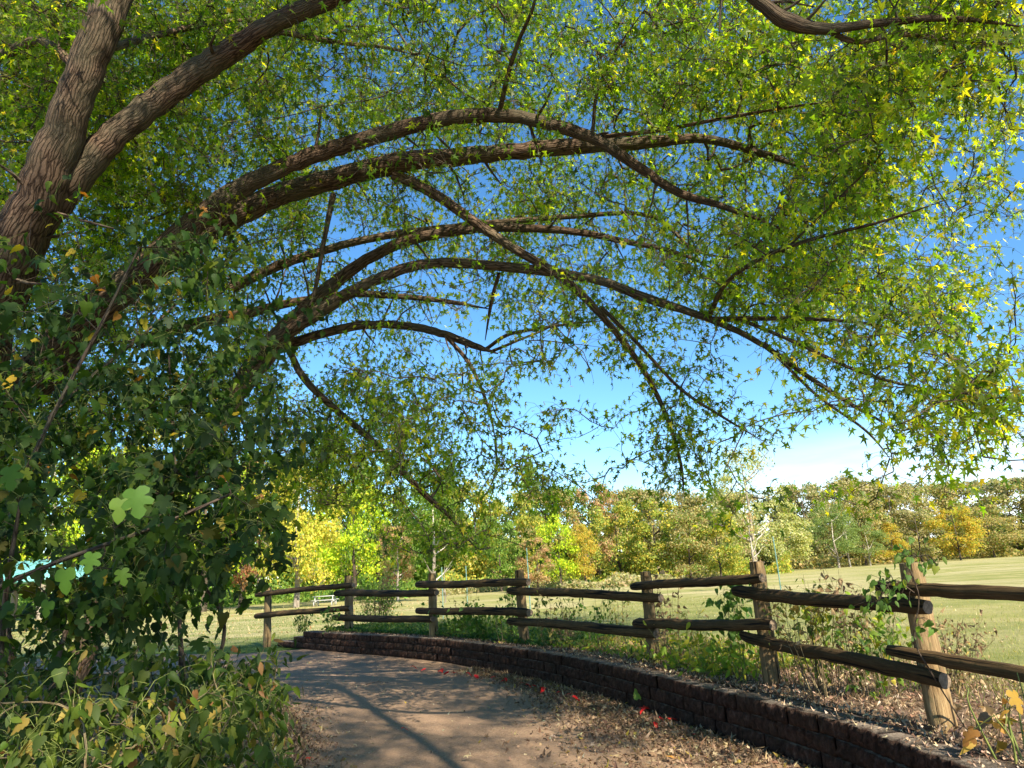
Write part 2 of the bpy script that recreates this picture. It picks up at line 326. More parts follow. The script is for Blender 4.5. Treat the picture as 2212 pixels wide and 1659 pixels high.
# path
outer = np.array([[x, y, 0] for x, y in [(-30, 20.6), (-15, 19.9), (-9.5, 18.9), (-6.9, 17.6)]] + [tuple(W(s_)[0] - W(s_)[2] * -.02) for s_ in np.linspace(.2, WL[-1], 40)])
inner = cat_rom(np.array([(-30, 16.8, 0), (-14, 16.4, 0), (-8.6, 15.2, 0), (-5.2, 12.8, 0), (-3.2, 10, 0), (-2.2, 7.5, 0), (-1.75, 5.5, 0), (-1.5, 3, 0), (-1.4, 0, 0), (-1.4, -3, 0)], float), 10)
def resample(P, n):
    l = np.concatenate([[0], np.cumsum(np.linalg.norm(np.diff(P, axis=0), axis=1))]); t_ = np.linspace(0, l[-1], n)
    return np.stack([np.interp(t_, l, P[:, k]) for k in range(3)], 1)
A, B = resample(outer, 120), resample(inner, 120)
nc = 14; V = np.array([A[i] * (1 - k / nc) + B[i] * (k / nc) for i in range(120) for k in range(nc + 1)])
V[:, 2] = .0
idx = np.arange(len(V)).reshape(120, nc + 1); Q = np.stack([idx[:-1, :-1], idx[1:, :-1], idx[1:, 1:], idx[:-1, 1:]], -1).reshape(-1, 4)
tag(link('path', mesh('path', V, [Q], M_ASPH)), kind='structure')

# ------------------------------------------------------------------ retaining wall: every block is a part
wall = empty('retaining_wall', W(6)[0], 'low curved retaining wall of reddish brown split-face blocks along the asphalt path', 'wall')
BW, BH, BD = .345, .13, .27
def block_mesh(k):
    nxx, nzz = 10, 5; g = np.zeros((nzz + 1, nxx + 1, 3))
    rr = np.random.RandomState(50 + k)
    for j in range(nzz + 1):
        for i in range(nxx + 1):
            e = (i in (0, nxx)) or (j in (0, nzz))
            groove = -.016 if i in (3 + k % 2, 7) else 0
            g[j, i] = (-BW / 2 + .001 + (BW - .002) * i / nxx, -(0.0 if e else .006 + rr.uniform(0, .030) + groove), .001 + (BH - .003) * j / nzz)
            if j in (0, nzz) and not i in (0, nxx): g[j, i, 1] -= rr.uniform(-.004, .012)
            if not e: g[j, i, 0] += rr.uniform(-.006, .006); g[j, i, 2] += rr.uniform(-.005, .005)
    V = g.reshape(-1, 3); b = len(V); zz = (.001, BH - .002); xx = (-BW / 2 + .002, BW / 2 - .002)
    V = np.vstack([V, [(xx[0], BD, zz[0]), (xx[1], BD, zz[0]), (xx[0], BD, zz[1]), (xx[1], BD, zz[1])]])
    ix = np.arange(b).reshape(nzz + 1, nxx + 1)
    Q = np.stack([ix[:-1, :-1], ix[:-1, 1:], ix[1:, 1:], ix[1:, :-1]], -1).reshape(-1, 4)
    topf = np.array([list(ix[-1]) + [b + 3, b + 2]]); bot = np.array([list(ix[0][::-1]) + [b, b + 1]])
    lf = np.array([list(ix[::-1, 0]) + [b, b + 2]]); rf = np.array([list(ix[:, -1]) + [b + 3, b + 1]])
    bk = np.array([[b + 1, b, b + 2, b + 3]])
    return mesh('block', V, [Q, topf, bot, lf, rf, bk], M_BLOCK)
BLK = [block_mesh(k) for k in range(7)]
ncol = int(WL[-1] / BW)
for c in range(4):
    z = WZ - BH * (c + 1)
    if c == 3: z = -.137
    for i in range(-4, ncol):
        s_ = (i + .5 + (.5 if c % 2 else 0)) * BW + R.uniform(-.004, .004)
        if s_ > WL[-1] - .3: continue
        if c == 0 and i < 0: continue
        if c == 1 and i < -2: continue
        if c == 3 and z < -.1: continue
        if s_ < .1:
            p, t_, n_ = W(.1); p = p + t_ * (s_ - .1)
        else: p, t_, n_ = W(s_)
        p = p + n_ * R.uniform(-.012, .012) - n_ * .006 * c
        th = R.uniform(-.025, .025); x = t_ * math.cos(th) + n_ * math.sin(th); y = n_ * math.cos(th) - t_ * math.sin(th)
        m = Matrix(((x[0], y[0], 0, p[0]), (x[1], y[1], 0, p[1]), (0, 0, 1, z), (0, 0, 0, 1)))
        if np.linalg.det(np.array(m)[:3, :3]) < 0: m = m @ Matrix.Diagonal((-1, 1, 1, 1))
        link('block', BLK[R.randrange(7)], wall, Matrix.Translation(wall.location).inverted() @ m)

# ------------------------------------------------------------------ log fence
post_px = [(577, 1385, 1268, 14), (754, 1364, 1243, 17), (937, 1377, 1238, 17), (1133, 1392, 1231, 19), (1413, 1428, 1235, 24), (1669, 1480, 1211, 33), (2038, 1572, 1213, 47)]
posts = []
for i, (u, v, vt, wd) in enumerate(post_px):
    zb = BED if i else .12
    b = gz(u, v, zb); d = (b - CAM) @ _f
    posts.append((b, d))
fence = empty('log_fence', posts[3][0], 'weathered brown log fence with two staggered rails per bay behind the low wall', 'fence')
FI = Matrix.Translation(fence.location).inverted()
def log(P, rad, seg=18, wob=.03, side=None):
    P = np.asarray(P, float); n = len(P); tb = Tubes(); th = np.linspace(0, 2 * math.pi, seg + 1)
    prof = 1 + wob * np.sin(th * 2 + R.random() * 6) + wob * .7 * np.sin(th * 3 + R.random() * 6) + NR.uniform(-wob, wob, seg + 1) * .5; prof[-1] = prof[0]
    cr = R.randrange(seg); prof[cr] *= .90
    if cr == 0: prof[-1] = prof[0]
    T = P[-1] - P[0]; T /= np.linalg.norm(T); up = np.array([0, 0, 1.]) if abs(T[2]) < .9 else np.array([1., 0, 0]); a = np.cross(T, up); a /= np.linalg.norm(a); b = np.cross(T, a)
    V = []; U = []; L = 0
    for i in range(n):
        if i: L += np.linalg.norm(P[i] - P[i - 1])
        pr = prof * (1 + NR.uniform(-wob, wob) * .6); k = NR.uniform(-wob, wob, seg + 1) * .45; k[-1] = k[0]; pr = pr + k
        if i in (0, n - 1): pr = pr * .93
        V.append(P[i] + (np.cos(th) * pr * rad[i])[:, None] * a + (np.sin(th) * pr * rad[i])[:, None] * b); U.append(np.stack([th / 6.283 * .35 + 0 * th, np.full(seg + 1, L)], 1))
    V = np.concatenate(V); U = np.concatenate(U); w_ = seg + 1; ix = np.arange(n * w_).reshape(n, w_)
    Q = np.stack([ix[:-1, :-1], ix[:-1, 1:], ix[1:, 1:], ix[1:, :-1]], -1).reshape(-1, 4)
    c0 = len(V); V = np.vstack([V, P[0] - T * .004, P[-1] + T * .004, V[ix[0]], V[ix[-1]]]); r0 = c0 + 2; r1 = r0 + w_
    U = np.vstack([U, [(0, 0), (0, 0)], np.stack([np.cos(th), np.sin(th)], 1), np.stack([np.cos(th), np.sin(th)], 1)])
    T0 = np.array([(c0, r0 + k + 1, r0 + k) for k in range(seg)]); T1 = np.array([(c0 + 1, r1 + k, r1 + k + 1) for k in range(seg)])
    mi = np.concatenate([np.zeros(len(Q)), np.ones(len(T0) + len(T1))])
    me = mesh('log', V, [Q, np.vstack([T0, T1])], None, uv=U, mats=[side or M_WOOD, M_END], midx=mi)
    sm = np.concatenate([np.ones(len(Q), bool), np.zeros(2 * seg, bool)]); me.polygons.foreach_set('use_smooth', sm); return me
def add_part(name, me, parent): return link(name, me, parent, Matrix.Translation(parent.location).inverted())
for i, (b, d) in enumerate(posts):
    u, v, vt, wd = post_px[i]; r = wd / 2 * d / F * 1.1
    H = 0
    for h in np.linspace(.7, 1.6, 91):                     # height whose top reaches the row seen
        if proj(b + np.array([0, 0, h]))[1] > vt: H = h
    zs = np.linspace(-.25, H, 12); lean = np.array([R.uniform(-.015, .015), R.uniform(-.02, .02), 0])
    P = [b + np.array([0, 0, z]) + lean * max(z, 0) + NR.normal(0, .002, 3) for z in zs]
    add_part('post', log(P, [r * (1.1 - .16 * k / 11) for k in range(12)], 20, .028), fence)
# an eighth post out of frame to the right carries the last rails
b8 = posts[6][0] + (posts[6][0] - posts[5][0]) * 1.05; b8 = np.array([b8[0] + .1, b8[1], BED]); posts.append((b8, (b8 - CAM) @ _f))
add_part('post', log([b8 + np.array([0, 0, z]) for z in np.linspace(-.25, 1.1, 8)], [.08] * 8, 18), fence)
rails = [(0, (554, 1285), (763, 1264), 15), (0, (553, 1331), (757, 1313), 16), (1, (726, 1281), (944, 1280), 17), (1, (722, 1334), (935, 1337), 17),
         (2, (902, 1262), (1142, 1257), 18), (2, (902, 1319), (1144, 1323), 19), (3, (1099, 1276), (1427, 1293), 20), (3, (1099, 1342), (1419, 1368), 21),
         (4, (1367, 1267), (1648, 1247), 23), (4, (1372, 1346), (1670, 1349), 25), (5, (1588, 1277), (2004, 1312), 32), (5, (1603, 1373), (2039, 1469), 32),
         (6, (1897, 1268), (2330, 1296), 40), (6, (1922, 1404), (2330, 1486), 41)]
def hit_plane(u, v, p0, n_):
    r = ray(u, v); return CAM + r * (((p0 - CAM) @ n_) / (r @ n_))
for k, (bay, a, c, wd) in enumerate(rails):
    p0, d0 = posts[bay]; p1, d1 = posts[bay + 1]; t_ = (p1 - p0) * [1, 1, 0]; t_ /= np.linalg.norm(t_); n_ = np.array([-t_[1], t_[0], 0])
    if n_ @ (CAM - p0) < 0: n_ = -n_
    dm = (d0 + d1) / 2; r0 = .9 * wd / 2 * (d0 * .45 + d1 * .55) / F; r0 = min(max(r0, .045), .07)
    q = (p0 + n_ * (.05 + r0)) * [1, 1, 0]
    A_ = hit_plane(*a, q, n_); C_ = hit_plane(*c, q, n_)
    if bay == 6:                                            # runs on to the post beyond the frame
        dv = (C_ - A_) / np.linalg.norm(C_ - A_); C_ = A_ + dv * (((p1 - A_) @ t_) / (dv @ t_) + .18)
    L = np.linalg.norm(C_ - A_)
    P = [A_ + (C_ - A_) * x + np.array([0, 0, .018 * math.sin(x * 3.1 + k) * math.sin(x * math.pi)]) + NR.normal(0, .003, 3) for x in np.linspace(0, 1, 26)]
    ta = R.choice((-1, 1)) * .06; rad = [r0 * (1 + ta * (2 * x - 1) + R.uniform(-.02, .02)) for x in np.linspace(0, 1, 26)]
    rad[0] *= .9; rad[-1] *= .93
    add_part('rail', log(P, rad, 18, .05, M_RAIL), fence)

# ------------------------------------------------------------------ growing branches towards leaf clusters
def grow(skel_pts, skel_dir, clusters, maxr=.02, seg=5, sag=.12, step=.22, base=.0032, pipe=.0016):
    """every cluster is joined by a twig to the nearest wood; returns Tubes and the end direction of each twig"""
    nodes = np.zeros((len(skel_pts) + len(clusters) * 6, 3)); nodes[:len(skel_pts)] = skel_pts; cnt = len(skel_pts)
    own = np.full(len(nodes), -1); dirs = np.zeros_like(nodes); dirs[:len(skel_pts)] = skel_dir
    d0 = np.array([np.min(((skel_pts - c) ** 2).sum(1)) for c in clusters]); order = np.argsort(d0)
    desc = np.zeros(len(clusters)); paths = [None] * len(clusters); par = np.full(len(clusters), -1); enddir = np.zeros((len(clusters), 3))
    for ci in order:
        c = clusters[ci]; dd = ((nodes[:cnt] - c) ** 2).sum(1); j = int(np.argmin(dd)); a = nodes[j]; L = math.sqrt(dd[j]) + 1e-6
        v = (c - a); h = a + v * .35 + dirs[j] * L * .22 + np.array([0, 0, sag * L]) + NR.normal(0, .05 * L, 3)
        k = max(3, min(7, int(L / step) + 2)); ts = np.linspace(0, 1, k)[:, None]
        P = (1 - ts) ** 2 * a + 2 * ts * (1 - ts) * h + ts ** 2 * c; P[1:-1] += NR.normal(0, .02 * L, (k - 2, 3))
        e = P[-1] - P[-2]; e /= np.linalg.norm(e) + 1e-9; enddir[ci] = e; paths[ci] = P; par[ci] = own[j]
        m = min(k - 1, 6); nodes[cnt:cnt + m] = P[1:1 + m]; own[cnt:cnt + m] = ci; dirs[cnt:cnt + m] = e; cnt += m
    for ci in order[::-1]:
        desc[ci] += 1
        if par[ci] >= 0: desc[par[ci]] += desc[ci]
    tb = Tubes()
    for ci in range(len(clusters)):
        r0 = min(maxr, base + pipe * math.sqrt(desc[ci])); P = paths[ci]
        tb.add(P, np.linspace(r0, max(base * .55, r0 * .45), len(P)), seg)
    return tb, enddir
def cluster_leaves(cl, edir, n_mean, spread, size, hang=.8):
    n = np.maximum(2, NR.poisson(n_mean, len(cl))); tot = int(n.sum()); ci = np.repeat(np.arange(len(cl)), n)
    along = NR.uniform(-1, .35, tot)[:, None] * spread * edir[ci] * 1.3
    pos = cl[ci] + along + NR.normal(0, spread * .42, (tot, 3)) * [1, 1, .8]
    tip = unit(tot) * .9 + edir[ci] * .35 + np.array([0, 0, -hang]); nrm = unit(tot) * .9 + np.array([0, 0, .7])
    return pos, tip, nrm, NR.uniform(.72, 1.2, tot) * size, ci
def petioles(name, cl, edir, pos, ci, r, share, mt):
    k = NR.uniform(size=len(pos)) < share; a = pos[k]; c = cl[ci[k]]; e = edir[ci[k]]
    t_ = np.clip(((a - c) * e).sum(1), -.45, 0)[:, None] - .05; b = c + e * t_; d = a - b; l = np.linalg.norm(d, axis=1)[:, None] + 1e-6; d /= l
    m = (a + b) / 2 + [0, 0, 1] * l * .16
    x = np.cross(d, [0.3, .2, 1.0]); x /= np.linalg.norm(x, axis=1)[:, None] + 1e-9; y = np.cross(d, x); R3 = [x, -.5 * x + .87 * y, -.5 * x - .87 * y]
    V = np.stack([p + q * rr for p, rr in ((b, r * 1.3), (m, r), (a, r * .6)) for q in R3], 1); n = len(a)
    f = np.array([(j * 3 + i, j * 3 + (i + 1) % 3, j * 3 + 3 + (i + 1) % 3, j * 3 + 3 + i) for j in range(2) for i in range(3)])
    return mesh(name, V.reshape(-1, 3), [(f[None] + (np.arange(n) * 9)[:, None, None]).reshape(-1, 4)], mt)

# ------------------------------------------------------------------ the big silver maple
limbs = [  # (u, v, depth, width in px)
 [(20, 1545, 8.2, 110), (-70, 1250, 7.6, 130), (-90, 900, 7.0, 125), (-20, 650, 6.5, 115), (62, 470, 6.2, 100), (118, 330, 6.1, 96), (178, 170, 6.0, 84), (235, 20, 6.0, 80), (300, -160, 6.2, 66), (380, -380, 6.4, 40)],
 [(-75, 880, 7.0, 95), (20, 620, 6.6, 88), (75, 500, 6.4, 74), (160, 390, 6.3, 70), (250, 290, 6.3, 66), (370, 195, 6.4, 60), (480, 120, 6.4, 54), (600, 48, 6.2, 46), (740, -12, 6.0, 42), (950, -90, 5.6, 38), (1250, -130, 5.0, 34), (1500, -90, 4.6, 34), (1640, 5, 4.5, 30), (1700, 45, 4.5, 36), (1780, 62, 4.5, 26), (1900, 50, 4.5, 20), (2050, 40, 4.5, 14), (2230, 60, 4.6, 10)],
 [(10, 1500, 8.3, 105), (-60, 1150, 7.9, 105), (-20, 930, 7.7, 95), (90, 780, 7.5, 78), (190, 680, 7.4, 74), (300, 590, 7.4, 68), (400, 500, 7.4, 60), (470, 440, 7.4, 52), (560, 385, 7.4, 42), (680, 335, 7.4, 40), (820, 292, 7.3, 38), (960, 256, 7.2, 36), (1090, 250, 7.1, 34), (1200, 272, 7.0, 30), (1290, 303, 6.9, 28), (1380, 362, 6.8, 24), (1470, 418, 6.7, 20), (1560, 445, 6.6, 16), (1680, 490, 6.4, 12)],
 [(-30, 900, 8.0, 90), (110, 800, 8.0, 75), (250, 640, 8.0, 70), (360, 560, 8.0, 66), (500, 470, 8.0, 60), (620, 415, 8.0, 54), (740, 382, 8.0, 50), (860, 352, 7.9, 46), (1000, 338, 7.8, 43), (1130, 325, 7.7, 40), (1260, 315, 7.6, 38), (1400, 308, 7.5, 30), (1520, 300, 7.4, 22), (1640, 330, 7.2, 18), (1760, 370, 7.0, 13)],
 [(850, 375, 7.9, 26), (940, 420, 7.9, 24), (1020, 476, 7.8, 24), (1100, 530, 7.8, 22), (1200, 590, 7.7, 20), (1270, 650, 7.7, 18), (1340, 730, 7.7, 15), (1390, 800, 7.7, 13), (1440, 900, 7.8, 10), (1470, 1000, 7.8, 8), (1478, 1075, 7.8, 5)],
 [(120, 1480, 8.8, 60), (250, 1250, 8.8, 55), (350, 1080, 8.8, 52), (440, 960, 8.8, 50), (510, 850, 8.8, 50), (580, 755, 8.8, 52), (640, 690, 8.8, 44), (710, 622, 8.8, 34), (790, 562, 8.7, 28), (880, 520, 8.6, 26), (980, 500, 8.5, 23), (1100, 492, 8.4, 21), (1240, 500, 8.3, 17), (1340, 520, 8.2, 15), (1460, 545, 8.1, 10), (1560, 590, 8.0, 7)],
 [(590, 740, 8.7, 36), (680, 680, 8.6, 32), (760, 630, 8.5, 28), (860, 585, 8.3, 25), (950, 568, 8.2, 24), (1060, 574, 8.0, 24), (1170, 585, 7.8, 23), (1290, 605, 7.5, 22), (1400, 645, 7.2, 21), (1530, 688, 7.0, 18), (1640, 740, 6.8, 14), (1740, 810, 6.6, 12), (1850, 880, 6.4, 9), (1960, 940, 6.2, 6)],
 [(600, 752, 9.0, 28), (690, 722, 9.0, 22), (780, 703, 9.0, 21), (880, 704, 9.0, 20), (960, 722, 8.9, 19), (1020, 745, 8.9, 17), (1076, 764, 8.8, 12)],
 [(1050, 754, 8.88, 10), (1095, 724, 8.8, 9), (1150, 712, 8.7, 8), (1230, 700, 8.5, 6), (1330, 690, 8.3, 4)],
 [(1060, 760, 8.85, 8), (1120, 735, 8.7, 6), (1190, 705, 8.6, 5), (1270, 655, 8.4, 4)],
 [(1078, 590, 8.2, 9), (1062, 650, 8.4, 9), (1048, 735, 8.8, 8)],
 [(1140, 745, 8.6, 3), (1160, 735, 8.5, 3), (1300, 750, 8.4, 3)],
 [(960, 722, 8.9, 11), (1010, 780, 8.8, 10), (1040, 840, 8.8, 8), (1060, 900, 8.8, 7), (1070, 950, 8.8, 5)],
 [(620, 745, 9.2, 14), (655, 815, 9.2, 17), (720, 880, 9.2, 17), (790, 940, 9.2, 17), (860, 1010, 9.2, 16), (920, 1070, 9.2, 14), (975, 1120, 9.3, 9), (1010, 1170, 9.3, 5)],
 [(300, 740, 9.6, 34), (400, 705, 9.6, 30), (520, 680, 9.6, 24), (640, 652, 9.6, 20), (760, 635, 9.6, 18), (860, 640, 9.6, 15), (960, 650, 9.6, 12), (1060, 668, 9.6, 9)],
 [(500, 622, 10.2, 26), (600, 575, 10.2, 22), (720, 535, 10.2, 20), (840, 508, 10.2, 18), (980, 490, 10.2, 16), (1200, 470, 10, 13), (1400, 465, 9.8, 10), (1500, 540, 9.6, 8), (1600, 560, 9.4, 5)],
 [(1080, 240, 7.1, 14), (1095, 170, 6.8, 12), (1120, 90, 6.5, 10), (1150, 20, 6.2, 8), (1170, -60, 6.0, 7)],
 [(1280, 290, 6.9, 9), (1290, 200, 6.8, 8), (1330, 110, 6.6, 6), (1400, 10, 6.4, 5)],
 [(1300, 295, 7.0, 12), (1420, 282, 6.8, 10), (1550, 258, 6.5, 9), (1700, 232, 6.2, 7), (1830, 215, 6.0, 5)],
 [(1530, 685, 7.0, 15), (1570, 610, 6.4, 11), (1650, 555, 5.8, 10), (1760, 515, 5.4, 9), (1900, 480, 5.0, 7), (2050, 430, 4.7, 6)],
 [(1690, 545, 5.7, 6), (1780, 460, 5.4, 6), (1880, 360, 5.1, 5), (1930, 300, 4.9, 4)],
 [(1540, 690, 7.0, 14), (1650, 688, 6.6, 11), (1760, 690, 6.2, 10), (1880, 700, 5.8, 7), (2000, 730, 5.5, 5)],
 [(1600, 690, 6.8, 10), (1720, 740, 6.2, 9), (1850, 800, 5.7, 8), (2000, 840, 5.3, 7), (2180, 850, 5.0, 5)],
 [(1650, 740, 6.7, 9), (1760, 850, 6.5, 7), (1870, 930, 6.3, 6), (1930, 1000, 6.2, 4)],
 [(1300, 665, 7.6, 10), (1380, 745, 7.4, 9), (1470, 840, 7.3, 8), (1560, 900, 7.2, 6), (1660, 960, 7.1, 4)],
 [(720, 420, 8.0, 14), (700, 520, 7.9, 12), (682, 620, 7.9, 10), (670, 660, 7.9, 9)],
 [(180, 160, 6.0, 22), (90, 90, 6.6, 22), (0, 120, 7.0, 24), (-120, 160, 7.2, 20)],
 [(215, 110, 6.0, 20), (330, 78, 7.0, 16), (460, 50, 8.0, 12), (560, 40, 9.0, 8)],
 [(575, 62, 6.4, 15), (720, 90, 7.2, 12), (830, 102, 8.0, 8), (900, 120, 8.6, 5)],
 [(1780, 62, 4.5, 16), (1850, 90, 4.6, 12), (1950, 75, 4.7, 12), (2080, 90, 4.8, 10), (2230, 95, 4.9, 8)],
 [(-250, 350, 7.5, 26), (-60, 240, 7.5, 24), (20, 160, 7.5, 22), (100, 60, 7.6, 18), (150, -60, 7.8, 14)],
 [(380, -380, 6.4, 36), (700, -520, 4.5, 30), (950, -900, 3.4, 26), (1000, -1600, 3.0, 20)],
]
maple = empty('silver_maple_tree', gz(20, 1560, 0) * [1, 1, 0], 'large silver maple with arching limbs and starry leaves hanging over the path', 'tree')
sk, sd = [], []
for k, L in enumerate(limbs):
    P = np.array([pt(u, v, d) for u, v, d, _ in L]); rr = np.array([w_ / 2 * d / F * .9 for u, v, d, w_ in L])
    if k in (0, 2): P[0][2] = -.2
    if k == 5: P[0] = pt(100, 1530, 8.6); P[0][2] = -.2
    q = np.concatenate([P, rr[:, None]], 1); q = cat_rom(q, 7)
    if len(L) > 5: q[1:-1, :3] += NR.normal(0, 1, (len(q) - 2, 3)) * q[1:-1, 3:4] * .05
    q[:, 3] = np.maximum(q[:, 3] * (1 + np.convolve(NR.uniform(-.12, .12, len(q) + 4), np.ones(5) / 5, 'valid')), .006)
    q[-6:, 3] *= np.linspace(.95, .25, 6)
    tb = Tubes(); tb.add(q[:, :3], q[:, 3], 18 if rr[0] > .06 else 9, .03)
    add_part('trunk' if k == 0 else 'limb', tb.build('limb', M_BARK), maple)
    d_ = np.gradient(q[:, :3], axis=0); d_ /= np.linalg.norm(d_, axis=1)[:, None] + 1e-9
    sel = (q[:, 3] < .16); sk.append(q[sel, :3][::2]); sd.append(d_[sel][::2])
    # broken stubs and spurs on the heavier limbs
    if rr.mean() > .05:
        for _ in range(9):
            i = R.randrange(len(q) // 4, len(q) - 3); b = q[i, :3]; dv = unit(1)[0]; dv -= d_[i] * (dv @ d_[i]); dv = dv / np.linalg.norm(dv) + d_[i] * .5; l = R.uniform(.08, .5)
            t2 = Tubes(); r_ = min(.02, q[i, 3] * .3); t2.add([b, b + dv * (q[i, 3] + l * .4), b + dv * (q[i, 3] + l) + NR.normal(0, .03, 3)], [r_, r_ * .7, r_ * .4], 7)
            add_part('spur', t2.build('spur', M_TWIG), maple)
# one more limb of the same tree overhead, out of the frame: its shadow falls across the path
P = cat_rom(np.array([tuple(pt(380, -380, 6.4)), (-1.3, 3.4, 7.9), (.5, 3.0, 8.5), (2.25, 2.4, 8.7), (3.1, .6, 7.8), (3.8, -1.2, 7.1), (4.3, -3.2, 6.5)]), 6)
tb = Tubes(); tb.add(P, np.linspace(.13, .05, len(P)), 12, .03); add_part('limb', tb.build('limb', M_BARK), maple)
d_ = np.gradient(P, axis=0); sk.append(P); sd.append(d_ / np.linalg.norm(d_, axis=1)[:, None])
def clump(p, f=.85, seed=0.0):
    return min(1, max(.04, .42 + 1.75 * mnoise.noise(Vector((p[0] * f + seed, p[1] * f, p[2] * f * 1.3))) + .5 * mnoise.noise(Vector((p[0] * 3 * f, p[1] * 3 * f + seed, p[2] * 3 * f)))))
sk = np.concatenate(sk); sd = np.concatenate(sd)
G = """9999999877888888999998
9999987678778899999998
9999876788887788999877
9998778888777778999976
9999888777787777889865
9988876677777788899752
9999976665677677899985
9999986553454552378888
9999985776534344256888
9999997887521154134576
9999996689742144333321
9999990057310001000000""".split('\n')
cl = []; fr = []
MAPMAX = 9.0
def dens(c): return {0: 0, 1: .10, 2: .2, 3: .34, 4: .5, 5: .68, 6: .95, 7: 1.3, 8: 1.75, 9: 2.2}[c]
for r_ in range(-3, 12):
    for c in range(-3, 25):
        ch = int(G[max(0, r_)][min(21, max(0, c))])
        if c < 6 and r_ > 5: ch = 8 if r_ < 9 else 5
        if c >= 6 and r_ >= 9 and c < 10: pass
        tau = dens(ch) * (1 if r_ >= 0 and 0 <= c < 22 else (.6 if c < 22 else .12))
        uu, vv = c * 100 + 50, r_ * 100 + 50
        dn = 7.6 - 2.6 * max(0, min(1, (uu - 1300) / 800)) + .8 * max(0, (vv - 600) / 500) * (uu < 1500)
        # front layer
        for (dm, ds, fr_) in ((dn, .8, .62 if r_ > 5 else .5), (dn + 3.5, 1.3, .0 if r_ > 6 and c > 9 else .5)):
            if fr_ == 0: continue
            if r_ > 6 and c > 9: fr_ = 1.0
            lp = (.080 * F / dm) ** 2 * .21
            nl = tau * fr_ * 1e4 / lp / 14 * 3.4 * (1.35 if c < 7 and r_ < 6 else 1)
            for _ in range(NR.poisson(nl)):
                u, v = uu + R.uniform(-50, 50), vv + R.uniform(-50, 50)
                q = pt(u, v, max(4.5, R.gauss(dm, ds)))
                if R.random() < clump(q): cl.append(q)
# crown above and behind the viewer (outside the frame): it throws the dappled shade
def shade_at(q, h):
    t_ = (q[2] - h) / SD[2]; return np.array([q[0] - SD[0] * t_, q[1] - SD[1] * t_])
GAPS = [(pt(130, 1585, 3.0), .55), (pt(545, 1500, 3.6), .42), (pt(420, 1560, 3.3), .25), (pt(200, 1230, 3.1), .22), (pt(390, 780, 5), .3)]  # unseen crown is left open here so sun reaches these leaf spots
def crown_box(n, x0, x1, y0, y1, z0, z1, f=.7):
    for _ in range(n):
        q = np.array([R.uniform(x0, x1), R.uniform(y0, y1), R.uniform(z0, z1)])
        if R.random() < clump(q, f, 5) and not any(np.hypot(*(shade_at(q, g[2]) - g[:2])) < r_g for g, r_g in GAPS): cl.append(q)
crown_box(2300, -1.5, 3.0, -4.5, 1.3, 5.2, 8.5)
crown_box(5600, .5, 7.0, -9.5, -.5, 8, 12.5, 1.0)
crown_box(1150, -3.2, 1.5, .3, 4.3, 7.2, 10)
cl = np.array(cl)
# leaves grow on twigs beside and beyond the heavy limbs, few hang straight in front of them
hl = np.concatenate([cat_rom(np.array([(u, v, d, w_) for u, v, d, w_ in L], float), 12) for L in limbs[:16]]); hl = hl[hl[:, 3] > 17]
u_, v_, d_ = proj(cl)
inf = np.array([bool(np.any((np.hypot(hl[:, 0] - a, hl[:, 1] - b) < hl[:, 3] * .5 + 34) & (c < hl[:, 2] + .1))) and c > 0 for a, b, c in zip(u_, v_, d_)])
cl = cl[~(inf & (NR.uniform(size=len(cl)) < .88))]
tb, ed = grow(sk, sd, cl)
o = add_part('twigs', tb.build('twigs', M_TWIG), maple); o['kind'] = 'stuff'
pos, tip, nrm, size, ci = cluster_leaves(cl, ed, 14, .24, .080)
o = add_part('petioles', petioles('petioles', cl, ed, pos, ci, .0019, .55, M_TWIG), maple); o['kind'] = 'stuff'
U_, V_, D_ = proj(pos)
colr = pick([(.10, .15, .016, 5), (.15, .19, .018, 4), (.07, .115, .016, 4), (.24, .24, .022, 2), (.32, .25, .025, .5)], len(pos))
right = np.clip((U_ - 1450) / 650, 0, 1) * NR.uniform(0, 1, len(pos)); mixy = (NR.uniform(0, 1, len(pos)) < right * .45)[:, None]
colr = np.where(mixy, pick([(.32, .27, .028, 3), (.40, .26, .03, 1), (.24, .25, .03, 3)], len(pos)), colr)
dark = (NR.uniform(size=len(cl)) < .3)[ci]; colr = np.where(dark[:, None], colr * [.50, .60, .65], colr * [1.28, 1.32, 1.05])  # a share of clusters darkened: crown self-shade put into leaf colour
ok = D_ > 2.2
ok |= D_ < 0.3
pos, tip, nrm, size, colr, D_, U_, V_ = [a[ok] for a in (pos, tip, nrm, size, colr, D_, U_, V_)]
vis = (U_ > 0) & (U_ < 2212) & (V_ > 0) & (V_ < 1659) & (D_ > 0)
big = np.argsort(np.where(vis, -size / np.maximum(D_, .1), 9))[:290]
rest = np.ones(len(pos), bool); rest[big] = False
print('maple leaves', len(pos), 'clusters', len(cl))
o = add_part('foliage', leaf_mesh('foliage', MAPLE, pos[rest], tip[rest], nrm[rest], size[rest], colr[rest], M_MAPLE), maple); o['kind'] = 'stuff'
leaf_objects(MAPLE, pos[big], tip[big], nrm[big], size[big], colr[big], M_MAPLE, maple)

